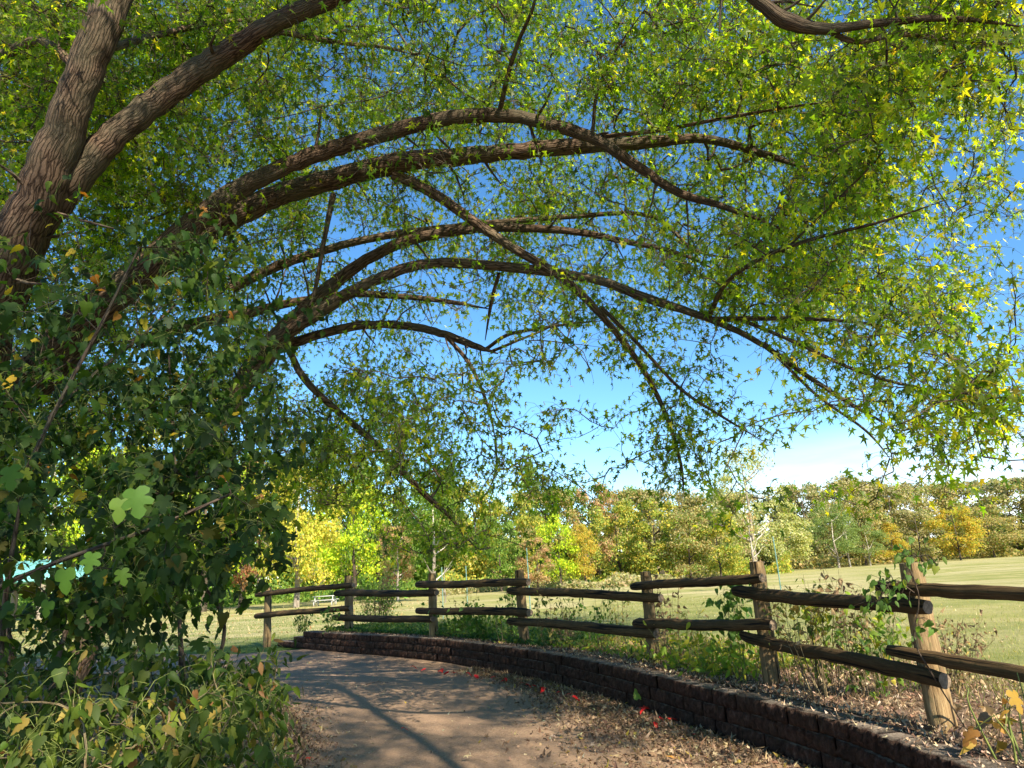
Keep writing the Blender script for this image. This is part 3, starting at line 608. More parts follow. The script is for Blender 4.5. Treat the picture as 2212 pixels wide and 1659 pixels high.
# ------------------------------------------------------------------ mulberry shrub and undergrowth on the left
SG = """2110110
3323420
4444541
5556652
6688862
7678874
8789940
8799860
5699710
7886100
8888882
8888893
8777794""".split('\n')
def px_fill(grid, r0, dfun, leaf, nper, rows, xmax=9999, scale=1.0, ext=1, dmin=3.7):
    out = []
    for i, row in enumerate(grid):
        if not rows[0] <= i + r0 < rows[1]: continue
        for c in range(-ext, len(row)):
            tau = dens(int(row[max(0, c)])) * scale; uu, vv = c * 100 + 50, (i + r0) * 100 + 50
            d = dfun(uu, vv); lp = (leaf * F / d) ** 2 * .36
            for _ in range(NR.poisson(tau * 1e4 / lp / nper)):
                u, v = uu + R.uniform(-50, 50), vv + R.uniform(-50, 50); q = pt(u, v, max(dmin, R.gauss(d, .65)))
                if u < xmax + R.gauss(0, 22) and q[2] > .08: out.append(q)
    return np.array(out)
def fill_plant(name, label, cat, basepts, cl, leafsets, nper, spread, size, cols, stemmat, leafmat, nbig=150, hang=.9, stem_r=.02, loc=None):
    root = empty(name, loc if loc is not None else basepts[0], label, cat)
    sk, sd = [], []
    for b in basepts:
        for _ in range(3):
            tgt = cl[R.randrange(len(cl))]; mid = (b + tgt) / 2 + np.array([0, 0, .4]) + NR.normal(0, .2, 3)
            P = cat_rom(np.array([b - np.array([0, 0, .1]), b * .6 + mid * .4 + NR.normal(0, .08, 3), mid, tgt * .75 + mid * .25, tgt]), 6)
            t_ = Tubes(); t_.add(P, np.linspace(stem_r, stem_r * .3, len(P)), 8, .05); add_part('stem', t_.build('stem', stemmat), root)
            g = np.gradient(P, axis=0); g /= np.linalg.norm(g, axis=1)[:, None] + 1e-9; sk.append(P); sd.append(g)
    tb, ed = grow(np.concatenate(sk), np.concatenate(sd), cl, .008, 5, .15, base=.0018, pipe=.0008)
    o = add_part('twigs', tb.build('twigs', stemmat), root); o['kind'] = 'stuff'
    pos, tip, nrm, sz, ci = cluster_leaves(cl, ed, nper, spread, size, hang); o = add_part('petioles', petioles('petioles', cl, ed, pos, ci, .0012, .8, M_GSTEM), root); o['kind'] = 'stuff'; c = pick(cols, len(pos), .22)
    keep = pos[:, 2] > .02; pos, tip, nrm, sz, c = [a[keep] for a in (pos, tip, nrm, sz, c)]
    nrm = nrm + np.array([.1, -.25, .3])
    U_, V_, D_ = proj(pos); vis = (U_ > 0) & (U_ < 2212) & (V_ > 0) & (V_ < 1659)
    big = np.argsort(np.where(vis, -sz / D_, 9))[:nbig]; rest = np.ones(len(pos), bool); rest[big] = False
    print(name, len(pos))
    o = add_part('foliage', leaf_mesh('foliage', leafsets, pos[rest], tip[rest], nrm[rest], sz[rest], c[rest], leafmat), root); o['kind'] = 'stuff'
    leaf_objects(leafsets, pos[big], tip[big], nrm[big], sz[big], c[big], leafmat, root); return root
dm = lambda u, v: 5.6 - .9 * max(0, (v - 900) / 300)
GC = [(.026, .062, .009, 5), (.045, .090, .010, 3), (.018, .042, .010, 4), (.10, .14, .014, 1.2), (.36, .26, .02, .2), (.32, .13, .02, .08)]
cl2 = px_fill(SG, 4, dm, .066, 8, (4, 14), scale=1.1)
mul = fill_plant('mulberry_bush', 'dense dark green mulberry bush with lobed and heart shaped leaves left of the path', 'bush',
    [np.array([-3.6, 5.2, 0]), np.array([-3.0, 4.6, 0]), np.array([-2.6, 5.8, 0]), np.array([-4.2, 4.4, 0])], cl2, HEART + LOBED, 8, .17, .078, GC, M_TWIG, M_SHRUB, 280, .9, .022, (-3.3, 5, 0))
# the few very near leaves
hero = [(292, 1088, 2.5, .105, 0), (262, 1110, 2.6, .085, 0), (200, 1226, 3.0, .085, 1), (140, 1262, 3.0, .10, 1), (262, 1262, 3.1, .07, 1), (105, 1330, 3.1, .07, 1), (20, 1040, 2.9, .10, 0)]
hp = np.array([pt(u, v - 30, d) for u, v, d, _, _ in hero]); n_ = len(hp)
leaf_objects(LOBED, hp, np.tile([0, -.1, -1.], (n_, 1)) + unit(n_) * .3, np.tile([.2, -1., .5], (n_, 1)) + unit(n_) * .35, np.array([h[3] for h in hero]), pick([(.055, .115, .018, 2), (.08, .15, .02, 2)], n_), M_SHRUB, mul)
# undergrowth at the bottom left
du = lambda u, v: 4.6 - 1.2 * max(0, (v - 1350) / 300)
cl3 = px_fill(SG, 4, du, .045, 6, (13, 17), 615, 1.15, 2, 2.9)
cl3 = cl3[cl3[:, 2] < 1.2 + NR.normal(0, .1, len(cl3))]
fill_plant('creeper_thicket', 'tangled weedy thicket of small green and yellowing leaves at the lower left', 'undergrowth',
    [np.array([x, y, 0]) for x, y in ((-1.9, 4.6), (-2.0, 5.2), (-2.4, 5.6), (-2.4, 3.8), (-1.6, 3.6), (-2.8, 4.8), (-1.2, 3.2), (-2.0, 2.9))], cl3, LANCE + LANCE + HEART, 6, .13, .066,
    [(.06, .10, .012, 4), (.028, .056, .010, 5), (.17, .21, .025, 1.8), (.28, .23, .04, .7), (.22, .11, .04, .5)], M_STEM, M_SHRUB, 280, 1.0, .007)

# ------------------------------------------------------------------ plants along the fence
TC = {'green': [(.07, .14, .03, 4), (.12, .20, .03, 2)], 'lime': [(.20, .28, .03, 3), (.36, .33, .04, 2), (.12, .19, .03, 1)],
      'dry': [(.27, .17, .085, 4), (.40, .29, .15, 3), (.16, .10, .06, 2)], 'mixed': [(.16, .20, .05, 3), (.36, .31, .09, 3), (.28, .19, .09, 3), (.09, .14, .035, 2)],
      'orange': [(.50, .30, .06, 3), (.42, .20, .06, 2)]}
def plant(name, label, base, h, nst, tmpl, key, leaf, nleaf, spread, stem=None, sr=.003, lean=(0, 0), cat='plant', group=None, bush=0):
    root = empty(name, base, label, cat, group); pos = []; tb = Tubes()
    for k in range(nst):
        a = R.uniform(0, 6.283); r_ = R.uniform(.2, 1) * spread; hh = h * R.uniform(.6, 1.05)
        tipp = base + np.array([math.cos(a) * r_ + lean[0], math.sin(a) * r_ * .6 + lean[1], hh]); b = base + np.array([math.cos(a), math.sin(a), 0]) * spread * .22
        P = cat_rom(np.array([b - np.array([0, 0, .04]), b * .5 + tipp * .5 + np.array([0, 0, hh * .12]) + NR.normal(0, .03, 3), tipp + NR.normal(0, .02, 3)]), 5)
        tb.add(P, np.linspace(sr, sr * .4, len(P)), 5)
        for _ in range(nleaf):
            t_ = R.uniform(.15, 1); i = min(len(P) - 2, int(t_ * (len(P) - 1))); q = P[i] + (P[i + 1] - P[i]) * R.random()
            e = q + NR.normal(0, leaf * .9 + bush, 3); tb.add([q, (q + e) / 2 + np.array([0, 0, .01]), e], [sr * .5, sr * .4, sr * .3], 3); pos.append(e)
    add_part('stems', tb.build('stems', stem or M_STEM), root)
    pos = np.array(pos); n = len(pos); tip_ = unit(n) + np.array([0, 0, -.8]); nr_ = unit(n) + np.array([-.1, -.6, .5]); sz = NR.uniform(.6, 1.25, n) * leaf; c = pick(TC[key], n, .25); m_ = M_DRY if key == 'dry' else M_SHRUB
    keep = min(60, n) if leaf * F / ((base - CAM) @ _f) > 15 else 0
    if keep: leaf_objects(tmpl, pos[:keep], tip_[:keep], nr_[:keep], sz[:keep], c[:keep], m_, root)
    if n > keep:
        o = add_part('foliage', leaf_mesh('foliage', tmpl, pos[keep:], tip_[keep:], nr_[keep:], sz[keep:], c[keep:], m_), root); o['kind'] = 'stuff'
    return root
def at(u, v, z=BED): return gz(u, v, z)
plant('yucca_clump', 'spiky green clump on the wall end between the two leftmost posts', at(650, 1362), .42, 22, LANCE, 'green', .10, 3, .42, M_GSTEM, .006)
plant('leafy_weed', 'low green weed beside the second post from the left', at(715, 1368), .55, 8, HEART, 'green', .075, 9, .3, M_GSTEM)
plant('leafy_shrub', 'rounded green shrub hanging between the second and third posts', at(815, 1345), 1.25, 26, LANCE, 'green', .085, 26, .75, M_TWIG, .006, bush=.08)
plant('ground_ivy', 'dark green leafy clump just right of the third post', at(985, 1375), .5, 20, HEART, 'green', .085, 12, .55, M_GSTEM, bush=.03)
plant('ground_ivy', 'dark green leafy clump halfway between the third and fourth posts', at(1055, 1382), .55, 20, HEART, 'green', .08, 12, .45, M_GSTEM, bush=.03)
plant('tall_weed', 'slender seeding weed standing in front of the meadow left of the fourth post', at(1005, 1365), .95, 8, LANCE, 'mixed', .05, 14, .4)
plant('climbing_vine', 'green vine climbing the fourth post from the left', at(1110, 1385), 1.05, 9, HEART, 'green', .07, 16, .22, M_TWIG)
plant('red_stem_sapling', 'thin bare sapling with a few bright leaves on the wall left of the fourth post', at(1083, 1392), .62, 2, LANCE, 'lime', .085, 8, .12, M_STEM, .008)
for k, (u, v, h, key, lab) in enumerate([(1185, 1400, .95, 'mixed', 'tall half dried weed right behind the fourth post'), (1235, 1400, 1.05, 'green', 'tall green leafed weed in the bay right of the fourth post'),
        (1290, 1405, 1.0, 'green', 'green weed with drooping leaves in the middle of the fourth bay'), (1345, 1412, .95, 'mixed', 'thin speckled weed standing left of the fifth post'),
        (1455, 1430, 1.15, 'dry', 'brown seeding weed standing just right of the fifth post'), (1500, 1430, .6, 'mixed', 'short yellowing weed right of the fifth post'),
        (1215, 1392, .5, 'dry', 'withered tan weed at the foot of the fourth post')]):
    plant('tall_weed', lab, at(u, v), h, 8, LANCE if k % 2 else HEART, key, .06, 13, .34)
plant('straw_stalks', 'pale straw coloured stalks leaning on the fifth post', at(1428, 1432), .55, 9, DRY, 'dry', .07, 2, .3, M_STEM, .007)
plant('climbing_vine', 'vine with large green leaves hanging on the rails left of the sixth post', at(1600, 1462), 1.05, 9, HEART, 'green', .085, 14, .22, M_TWIG)
plant('yellowing_weed', 'yellow green weed at the foot of the wall top left of the sixth post', at(1545, 1462), .38, 16, LANCE, 'lime', .095, 9, .4, M_GSTEM)
plant('yellowing_weed', 'bright yellow green weed between the fifth and sixth posts', at(1480, 1448), .42, 14, LANCE, 'lime', .09, 8, .36, M_GSTEM)
plant('leafy_weed', 'green weed below the lower rail just left of the sixth post', at(1618, 1472), .40, 10, LANCE, 'lime', .08, 8, .25, M_GSTEM)
for k, (u, v, h, key, lab) in enumerate([(1712, 1482, .92, 'mixed', 'tall weed with mottled leaves immediately right of the sixth post'), (1755, 1492, .95, 'mixed', 'leafy half dried weed a little right of the sixth post'),
        (1800, 1500, 1.0, 'lime', 'yellow green weed midway between the sixth and seventh posts'), (1848, 1508, 1.08, 'dry', 'dead brown plant with curled leaves left of the vine covered post'),
        (1895, 1515, .85, 'green', 'green bushy weed just left of the vine covered post'), (1930, 1505, .8, 'lime', 'bright green weed behind the vine covered post')]):
    plant('tall_weed', lab, at(u, v), h, 10, DRY if key == 'dry' else (HEART if k % 2 else LANCE), key, .062, 15, .30)
plant('straw_stalks', 'bundle of straight straw stalks between the sixth and seventh posts', at(1775, 1510), .62, 12, DRY, 'dry', .05, 1, .22, M_STEM, .006, (-.12, 0))
plant('seed_head_weed', 'dried weed with brown seed heads right of the vine covered post', at(2080, 1500), .62, 16, DRY, 'dry', .045, 14, .36)
plant('seed_head_weed', 'greenish dried weed close behind the vine covered post', at(2052, 1490), .55, 12, LANCE, 'mixed', .045, 12, .3)
plant('broad_leaf_weed', 'big leaved orange turning plant on yellow stalks at the right edge', at(2190, 1650, BED), .42, 6, DRY + LOBED, 'orange', .095, 2, .3, M_GSTEM, .007)
plant('broad_leaf_weed', 'low brown leaved plant on the wood chips right of the seventh post', at(2135, 1600), .14, 6, DRY, 'dry', .13, 2, .18, M_STEM, .004)
# vine over the last post
b7 = posts[6][0]; vine = empty('post_vine', b7, 'green creeper with drooping leaflets over the top of the rightmost post', 'vine'); vp = []; tb = Tubes()
for u0, v0, n, spx in ((1925, 1255, 26, 34), (1895, 1290, 30, 34), (1975, 1200, 16, 26), (2015, 1215, 9, 14), (2010, 1345, 6, 16), (1985, 1360, 8, 20), (1955, 1190, 8, 22)):
    dd = posts[6][1] - .12
    for _ in range(n): vp.append(pt(u0 + R.gauss(0, spx * .6), v0 + R.gauss(0, spx * .55), dd + R.gauss(0, .07)))
vs = cat_rom(np.array([b7 + [.1, -.1, 0], pt(2010, 1450, dd), pt(1975, 1380, dd), pt(1985, 1290, dd), pt(1960, 1210, dd), pt(1985, 1200, dd)]), 6); tb.add(vs, .005, 6)
v2 = cat_rom(np.array([pt(1975, 1280, dd), pt(1930, 1255, dd), pt(1895, 1300, dd)]), 6); tb.add(v2, .004, 6); v3 = cat_rom(np.array([pt(1970, 1205, dd), pt(2005, 1200, dd), pt(2030, 1230, dd)]), 5); tb.add(v3, .004, 6)
allv = np.concatenate([vs, v2, v3])
for p in vp:
    q = allv[np.argmin(((allv - p) ** 2).sum(1))]; tb.add([q, (p + q) / 2 + [0, 0, .015], p], .0018, 3)
add_part('stem', tb.build('stem', M_TWIG), vine); vp = np.array(vp); n_ = len(vp)
leaf_objects(LANCE + HEART, vp, unit(n_) * .7 + [-.2, 0, -.9], unit(n_) * .6 + [0, -.6, .7], NR.uniform(.038, .065, n_), pick(TC['green'] + [(.22, .26, .05, 1)], n_), M_SHRUB, vine)

# ------------------------------------------------------------------ litter, chips, grass (nobody could count it)
def scatter(name, label, cat, n, place, tmpl, size, cols, m_, flat=.25):
    P = np.array([place() for _ in range(n)]); tip_ = unit(n) * [1, 1, flat]; nr_ = unit(n) * [flat, flat, 0] * 2 + [0, 0, 1]
    sz = NR.uniform(.5, 1.4, n) * size; return tag(link(name, leaf_mesh(name, tmpl, P, tip_, nr_, sz, pick(cols, n, .3), m_)), label, cat, kind='stuff')
def on_bed(smin, smax, n0, n1, pw=1.0, dz=.012):
    def f():
        s_ = R.uniform(smin, smax); p, t_, n_ = W(s_); q = p + n_ * (n0 + (n1 - n0) * R.random() ** pw); return (q[0], q[1], BED + dz + R.uniform(0, .025))
    return f
chips = [(.44, .32, .21, 4), (.28, .18, .11, 4), (.54, .43, .30, 2), (.16, .10, .07, 3)]
scatter('wood_chips', 'tan wood chips and crumbled leaves covering the bed behind the wall', 'mulch', 16000, on_bed(8, 19, .29, 2.6, 1.1), DRY, .034, chips, M_DRY, .6)
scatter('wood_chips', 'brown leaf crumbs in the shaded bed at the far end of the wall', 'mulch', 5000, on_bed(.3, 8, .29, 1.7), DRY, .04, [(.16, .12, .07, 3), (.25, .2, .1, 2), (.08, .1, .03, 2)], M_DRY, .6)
def on_path_right():
    while True:
        s_ = R.uniform(7.0, 17.5); k = (s_ - 6.5) / 7; p, t_, n_ = W(s_); d = abs(R.gauss(0, .18 + .62 * min(1.3, k * k))) + .03
        q = p - n_ * d; return (q[0], q[1], .006 + R.uniform(0, .03 * min(1, k)))
litter = [(.34, .24, .15, 4), (.19, .12, .07, 4), (.42, .34, .22, 1.2), (.14, .09, .06, 3), (.40, .30, .06, .3)]
scatter('leaf_litter', 'dry tan leaves drifted against the foot of the wall on the path', 'fallen leaves', 13000, on_path_right, DRY + MAPLE, .045, litter, M_DRY, .6)
def on_path_left():
    t_ = R.uniform(.30, .9); i = int(t_ * (len(inner) - 1)); p = inner[i]; return (p[0] + abs(R.gauss(0, .28)) - .3, p[1] + R.uniform(-.3, .3), .006 + R.uniform(0, .02))
scatter('leaf_litter', 'dry leaves and dirt along the left edge of the path', 'fallen leaves', 5000, on_path_left, DRY, .04, litter, M_DRY, .6)
def on_path_any():
    i = R.randrange(20, 118); k = R.random(); q = A[i] * (1 - k) + B[i] * k; return (q[0], q[1], .006)
scatter('path_litter', 'small pale leaf scraps scattered over the asphalt path', 'fallen leaves', 1500, on_path_any, DRY + MAPLE, .032, [(.5, .42, .28, 3), (.3, .22, .12, 2), (.4, .42, .3, 1), (.5, .4, .05, .3)], M_DRY, .3)
def on_wall_top():
    s_ = 16 * R.random() ** .8 + .3; p, t_, n_ = W(s_); q = p + n_ * (.27 - .25 * R.random() ** 2.2); return (q[0], q[1], WZ + .004 + R.uniform(0, .012))
scatter('wall_litter', 'crumbled leaves and dirt spilled onto the top of the wall', 'fallen leaves', 2600, on_wall_top, DRY, .026, chips, M_DRY, .4)
def on_meadow():
    s_ = R.uniform(0, 17); p, t_, n_ = W(s_); n = 2.2 + 26 * R.random() ** 1.6; q = p + n_ * n
    z = .345 * max(0, 1 - max(0, n - 2) / 28) + .03 + far_drop(q[1]); return (q[0], q[1], z + .02)
scatter('meadow_leaves', 'scattered pale fallen leaves lying on the meadow grass', 'fallen leaves', 3600, on_meadow, DRY + LANCE, .034, [(.5, .42, .25, 3), (.3, .2, .1, 2), (.5, .4, .08, 1)], M_DRY, .4)
scatter('lawn_leaves', 'fallen leaves scattered on the lawn beyond the path at left', 'fallen leaves', 2500, lambda: (R.uniform(-30, -5), R.uniform(19.5, 46), float(far_drop(30)) + .1), DRY + LANCE, .09, [(.5, .38, .2, 3), (.34, .2, .08, 2)], M_DRY, .4)
# ivy ground cover behind the far wall
def blades(name, label, cat, n, place, hgt, cols, lean=.35, wid=.06):
    P = np.array([place() for _ in range(n)]); tip_ = unit(n) * [lean, lean, .1] + [0, 0, 1]; t_ = [(np.array([(-wid, 0, 0), (wid, 0, 0), (0, 1, .0)], float), np.array([(0, 1, 2)]))]
    return tag(link(name, leaf_mesh(name, t_, P, tip_, unit(n), NR.uniform(.5, 1.3, n) * hgt, pick(cols, n, .3), M_SHRUB)), label, cat, kind='stuff')
gcol = [(.16, .20, .05, 3), (.26, .26, .09, 3), (.38, .33, .15, 2)]
scatter('ground_cover', 'low dark ivy carpeting the bed behind the far end of the wall', 'ground cover', 9000, on_bed(.3, 8.6, .3, 1.9, 1.0, .05), HEART, .06, [(.05, .10, .03, 4), (.09, .15, .03, 2), (.18, .2, .04, 1)], M_SHRUB, .9)
scatter('ground_cover', 'yellow green seedlings and leaves around the fifth and sixth posts', 'ground cover', 2600, on_bed(8.6, 12.6, .45, 2.0, 1.0, .06), LANCE, .075, TC['lime'] + TC['mixed'], M_SHRUB, 1.2)
blades('bed_grass', 'thin dry grass standing along the fence line', 'grass', 4200, on_bed(.5, 15, 1.25, 2.5, 1, -.01), .15, [(.30, .26, .12, 3), (.16, .19, .05, 3), (.38, .30, .15, 1)], .5, .03)
def near_meadow():
    s_ = R.uniform(0, 16); p, t_, n_ = W(s_); n = 1.9 + 14 * R.random() ** 1.8; q = p + n_ * n
    z = .345 * max(0, 1 - max(0, n - 2) / 28) + .03 + far_drop(q[1]); return (q[0], q[1], z - .01)
blades('meadow_grass', 'short mown grass of the sunny meadow behind the fence', 'grass', 70000, near_meadow, .05, gcol, .6, .07)
blades('lawn_grass', 'mown grass of the shaded lawn beyond the path at left', 'grass', 30000, lambda: (R.uniform(-26, -5.5), R.uniform(19.4, 34), float(far_drop(19))), .06, [(.06, .13, .03, 3), (.12, .18, .04, 2)], .6, .08)
def verge():
    t_ = R.uniform(.28, .95); i = int(t_ * (len(inner) - 1)); p = inner[i]; return (p[0] - abs(R.gauss(0, .5)) - .1, p[1] + R.uniform(-.2, .2), -.01)
blades('verge_grass', 'green grass tufts growing at the left path edge', 'grass', 2500, verge, .10, [(.09, .17, .03, 3), (.2, .24, .06, 1)], .6, .03)
# scarlet fallen leaves, each one an object
RED = [mesh('fallen_leaf', tv, [tt], M_DRY, col=np.tile(c, (len(tv), 1))) for (tv, tt), c in ((DRY[0], (.78, .03, .03)), (LANCE[0], (.70, .03, .03)), (MAPLE[0], (.62, .05, .03)))]
def fallen(u, v, s_, me, label, group=None):
    p = gz(u, v, .05); o = link('fallen_leaf', me); o.location = p; o.scale = (s_, s_, s_); o.rotation_euler = (R.uniform(-.3, .3), R.uniform(-.3, .3), R.uniform(0, 6.28)); return tag(o, label, 'leaf', group)
reds = [(883, 1439), (917, 1443), (947, 1447), (952, 1445), (968, 1448), (975, 1450), (1008, 1452), (1022, 1454), (1062, 1461), (1085, 1466), (1092, 1468), (1126, 1472), (1136, 1476), (1150, 1478), (1172, 1481), (1180, 1486), (1208, 1492), (1222, 1498), (1238, 1505), (1246, 1508), (1385, 1528), (1400, 1530), (1420, 1546), (1440, 1551), (1412, 1560)]
for k, (u, v) in enumerate(reds): fallen(u + R.uniform(-4, 4), v + R.uniform(-1, 3), R.uniform(.10, .14), RED[k % 3], 'small scarlet fallen leaf on the path close to the foot of the wall', 'scarlet leaves fallen along the wall')
fallen(867, 1574, .07, RED[0], 'lone scarlet leaf lying in the middle of the asphalt path')
fallen(662, 1636, .07, RED[2], 'red leaf on the dirt at the left edge of the path near the bottom')
fallen(1500, 1586, .06, RED[1], 'red leaf in the brown litter at the right side of the path')
OR = mesh('fallen_leaf', MAPLE[0][0], [MAPLE[0][1]], M_DRY, col=np.tile((.55, .27, .05), (len(MAPLE[0][0]), 1)))
PL = mesh('fallen_leaf', MAPLE[1][0], [MAPLE[1][1]], M_DRY, col=np.tile((.62, .50, .28), (len(MAPLE[1][0]), 1))); GL = mesh('fallen_leaf', HEART[0][0], [HEART[0][1]], M_SHRUB, col=np.tile((.25, .34, .07), (len(HEART[0][0]), 1)))
fallen(1448, 1635, .11, OR, 'orange curled leaf on the litter near the bottom of the photo'); fallen(1003, 1632, .08, PL, 'pale cream maple leaf on sunlit asphalt near the bottom')
fallen(766, 1607, .06, PL, 'pale leaf on the asphalt toward the lower left'); fallen(830, 1497, .05, PL, 'yellow leaf on the path in front of the far wall'); g_ = fallen(1380, 1503, .12, GL, 'light green leaf against the dark wall face')
g_.location = tuple(gz(1380, 1509, .12)); g_.rotation_euler = (1.2, 0, .3)
# fallen twigs on the path
for u, v, l, lab in ((790, 1478, .35, 'thin forked twig lying on the shaded part of the path'), (1258, 1531, .22, 'short dark twig lying on the path near the litter')):
    p = gz(u, v, .01); tb = Tubes(); tb.add([[0, 0, 0], [l * .5, .03, .02], [l, -.03, .01]], [.006, .005, .003], 6); tb.add([[l * .5, .03, .02], [l * .6, .13, .05]], [.004, .002], 5)
    o = link('fallen_twig', tb.build('fallen_twig', M_TWIG)); o.location = p; tag(o, lab, 'twig')

# ------------------------------------------------------------------ background trees
PAL = {'yellow': [(.42, .38, .06, 4), (.30, .32, .05, 3), (.50, .40, .10, 2)], 'lime': [(.34, .42, .03, 4), (.24, .36, .03, 3), (.48, .46, .04, 2)],
       'green': [(.12, .20, .04, 4), (.18, .25, .05, 3), (.08, .14, .03, 2)], 'olive': [(.27, .225, .10, 4), (.17, .19, .08, 3), (.33, .26, .13, 2)],
       'tan': [(.32, .275, .17, 4), (.25, .23, .13, 3), (.19, .20, .10, 2)], 'orange': [(.40, .26, .05, 3), (.36, .31, .05, 3), (.20, .24, .05, 2)],
       'pink': [(.33, .20, .13, 4), (.25, .16, .10, 3), (.36, .26, .14, 3)], 'gold': [(.38, .31, .06, 3), (.24, .27, .06, 3), (.15, .20, .04, 3)],
       'pine': [(.15, .20, .07, 4), (.20, .24, .10, 2), (.09, .14, .05, 2)], 'willow': [(.30, .30, .14, 4), (.40, .38, .22, 2), (.22, .25, .10, 3)], 'russet': [(.22, .10, .05, 3), (.16, .08, .05, 3), (.30, .16, .07, 1)],
       'dark': [(.06, .10, .03, 3), (.10, .14, .04, 2)]}
PAL = {k: [(min(.62, r * 1.3), min(.6, g * 1.3), b * 1.15, w_) for r, g, b, w_ in v] for k, v in PAL.items()}
def crown_mesh(key, shape, seed, nlobes=34, per=150, leaf=.026, sparse=1.0):
    """unit crown: height 1, half width .5, base at z 0 (scaled on the object)"""
    rs = np.random.RandomState(seed); P = []; Nn = []
    for _ in range(nlobes):
        z = rs.uniform(.04, .97)
        if shape == 'round': rad = math.sqrt(max(0.02, 1 - (2 * z - 1) ** 2)) * .47
        elif shape == 'tall': rad = (math.sin(math.pi * min(1, z * .85 + .12)) ** .7) * .42
        elif shape == 'cone': rad = .48 * (1 - z) ** .8 + .04
        else: rad = .46 * math.sqrt(max(.03, 1 - (1.6 * z - .75) ** 2))
        a = rs.uniform(0, 6.283); q = rad * rs.uniform(.45, 1) ** .6; c = np.array([math.cos(a) * q, math.sin(a) * q, z])
        lr = rs.uniform(.08, .19) * (.6 + .4 * sparse) * np.array([1, 1, .75]); n = int(per * 1.6 * rs.uniform(.6, 1.3))
        v = rs.normal(size=(n, 3)); v /= np.linalg.norm(v, axis=1)[:, None]; v[:, 2] = np.where(rs.uniform(size=n) < .6, np.abs(v[:, 2]), v[:, 2])
        P.append(c + v * lr * rs.uniform(.35, 1.08, (n, 1))); Nn.append(v)
    P = np.concatenate(P); Nn = np.concatenate(Nn); n = len(P)
    tip_ = rs.normal(size=(n, 3)) + [0, 0, -.4]; nr_ = Nn * .9 + rs.normal(size=(n, 3)) * .5 + [0, 0, .3]
    # irregular lobes carry slightly different leaf colours
    c = pick(PAL[key], n, .25); oth = pick(PAL['olive'] + PAL['green'], n, .25); lob = np.repeat(rs.uniform(size=200), 1)[(np.arange(n) // max(1, per)) % 200] < .3; c = np.where((lob & (rs.uniform(size=n) < .6))[:, None] & (key not in ('orange', 'willow', 'pine')), oth, c)
    return leaf_mesh('crown', QUAD, P, tip_, nr_, rs.uniform(.6, 1.4, n) * leaf * 1.15, c, M_FAR)
def trunk_mesh(mt, seed, fork=True):
    rs = np.random.RandomState(seed); tb = Tubes()
    P = cat_rom(np.array([(0, 0, -.03), (rs.uniform(-.01, .01), 0, .2), (rs.uniform(-.03, .03), 0, .5), (rs.uniform(-.04, .04), 0, .93)]), 5); tb.add(P, np.linspace(.024, .004, len(P)), 8, .06)
    for k in range(9):
        i = rs.randint(4, len(P) - 2); a = rs.uniform(0, 6.28); l = rs.uniform(.15, .33); b = P[i]; e = b + np.array([math.cos(a) * l, math.sin(a) * l, l * rs.uniform(.5, 1)])
        tb.add([b, (b + e) / 2 + [0, 0, -.02], e], [.009, .006, .002], 6)
    return tb.build('trunk', mt)
cache = {}
def tree(u, d, vtop, wpx, key, shape, label, name='tree', cb=.22, bk='dark', group=None, seed=None, leaf=.026, sparse=1.0, nl=34, per=150):
    lo = None
    b = pt(u, 1300, d); b = np.array([b[0], b[1], 0]); b[2] = ground_z(b[0], b[1]) + .0
    h = 1.0
    for hh in np.linspace(1, 30, 400):
        if proj(b + np.array([0, 0, hh]))[1] > vtop: h = hh
    wd = wpx * d / F
    seed = seed if seed is not None else len(cache) % 3
    kk = (key, shape, seed % 4, leaf, sparse, nl, per)
    if kk not in cache: cache[kk] = crown_mesh(key, shape, 100 + len(cache) * 7, nl, per, leaf, sparse)
    tk = ('t', bk, seed % 3)
    if tk not in cache: cache[tk] = trunk_mesh({'dark': M_DARKB, 'pale': M_PALE}[bk], seed % 3 + 5)
    root = empty(name, b, label, 'tree', group); rz = R.uniform(0, 6.28)
    c = link('crown', cache[kk], root); c.location = (0, 0, h * cb); c.scale = (wd, wd, h * (1 - cb)); c.rotation_euler = (0, 0, rz)
    t_ = link('trunk', cache[tk], root); s_ = h; t_.scale = (s_ * .9, s_ * .9, s_ * .98); t_.rotation_euler = (0, 0, rz); return root
tree(640, 56, 985, 215, 'yellow', 'tall', 'tall pale yellow tree with a whitish trunk left of the fence', 'yellow_birch_tree', .12, 'pale', seed=1, nl=46, per=190, leaf=.02)
tree(765, 66, 1045, 190, 'lime', 'round', 'brilliant lime yellow maple on the lawn behind the second post', 'lime_maple_tree', .12, seed=2, nl=46, per=190, leaf=.022)
tree(690, 90, 940, 210, 'green', 'tall', 'pale green tree rising behind the yellow trees', 'green_ash_tree', .1, seed=0)
tree(820, 95, 1000, 200, 'green', 'round', 'light green tree behind the brilliant lime maple', 'green_ash_tree', .1, seed=1)
tree(860, 58, 1128, 95, 'pink', 'tall', 'small dusty pink brown tree between the second and third posts', 'pink_oak_tree', .22, 'pale', seed=1)
tree(520, 66, 1000, 130, 'russet', 'tall', 'dark russet tree partly hidden by the mulberry bush', 'russet_tree', .12, seed=1)
tree(940, 52, 1030, 150, 'green', 'round', 'green tree with a thick white trunk behind the third post', 'white_trunk_tree', .45, 'pale', seed=2)
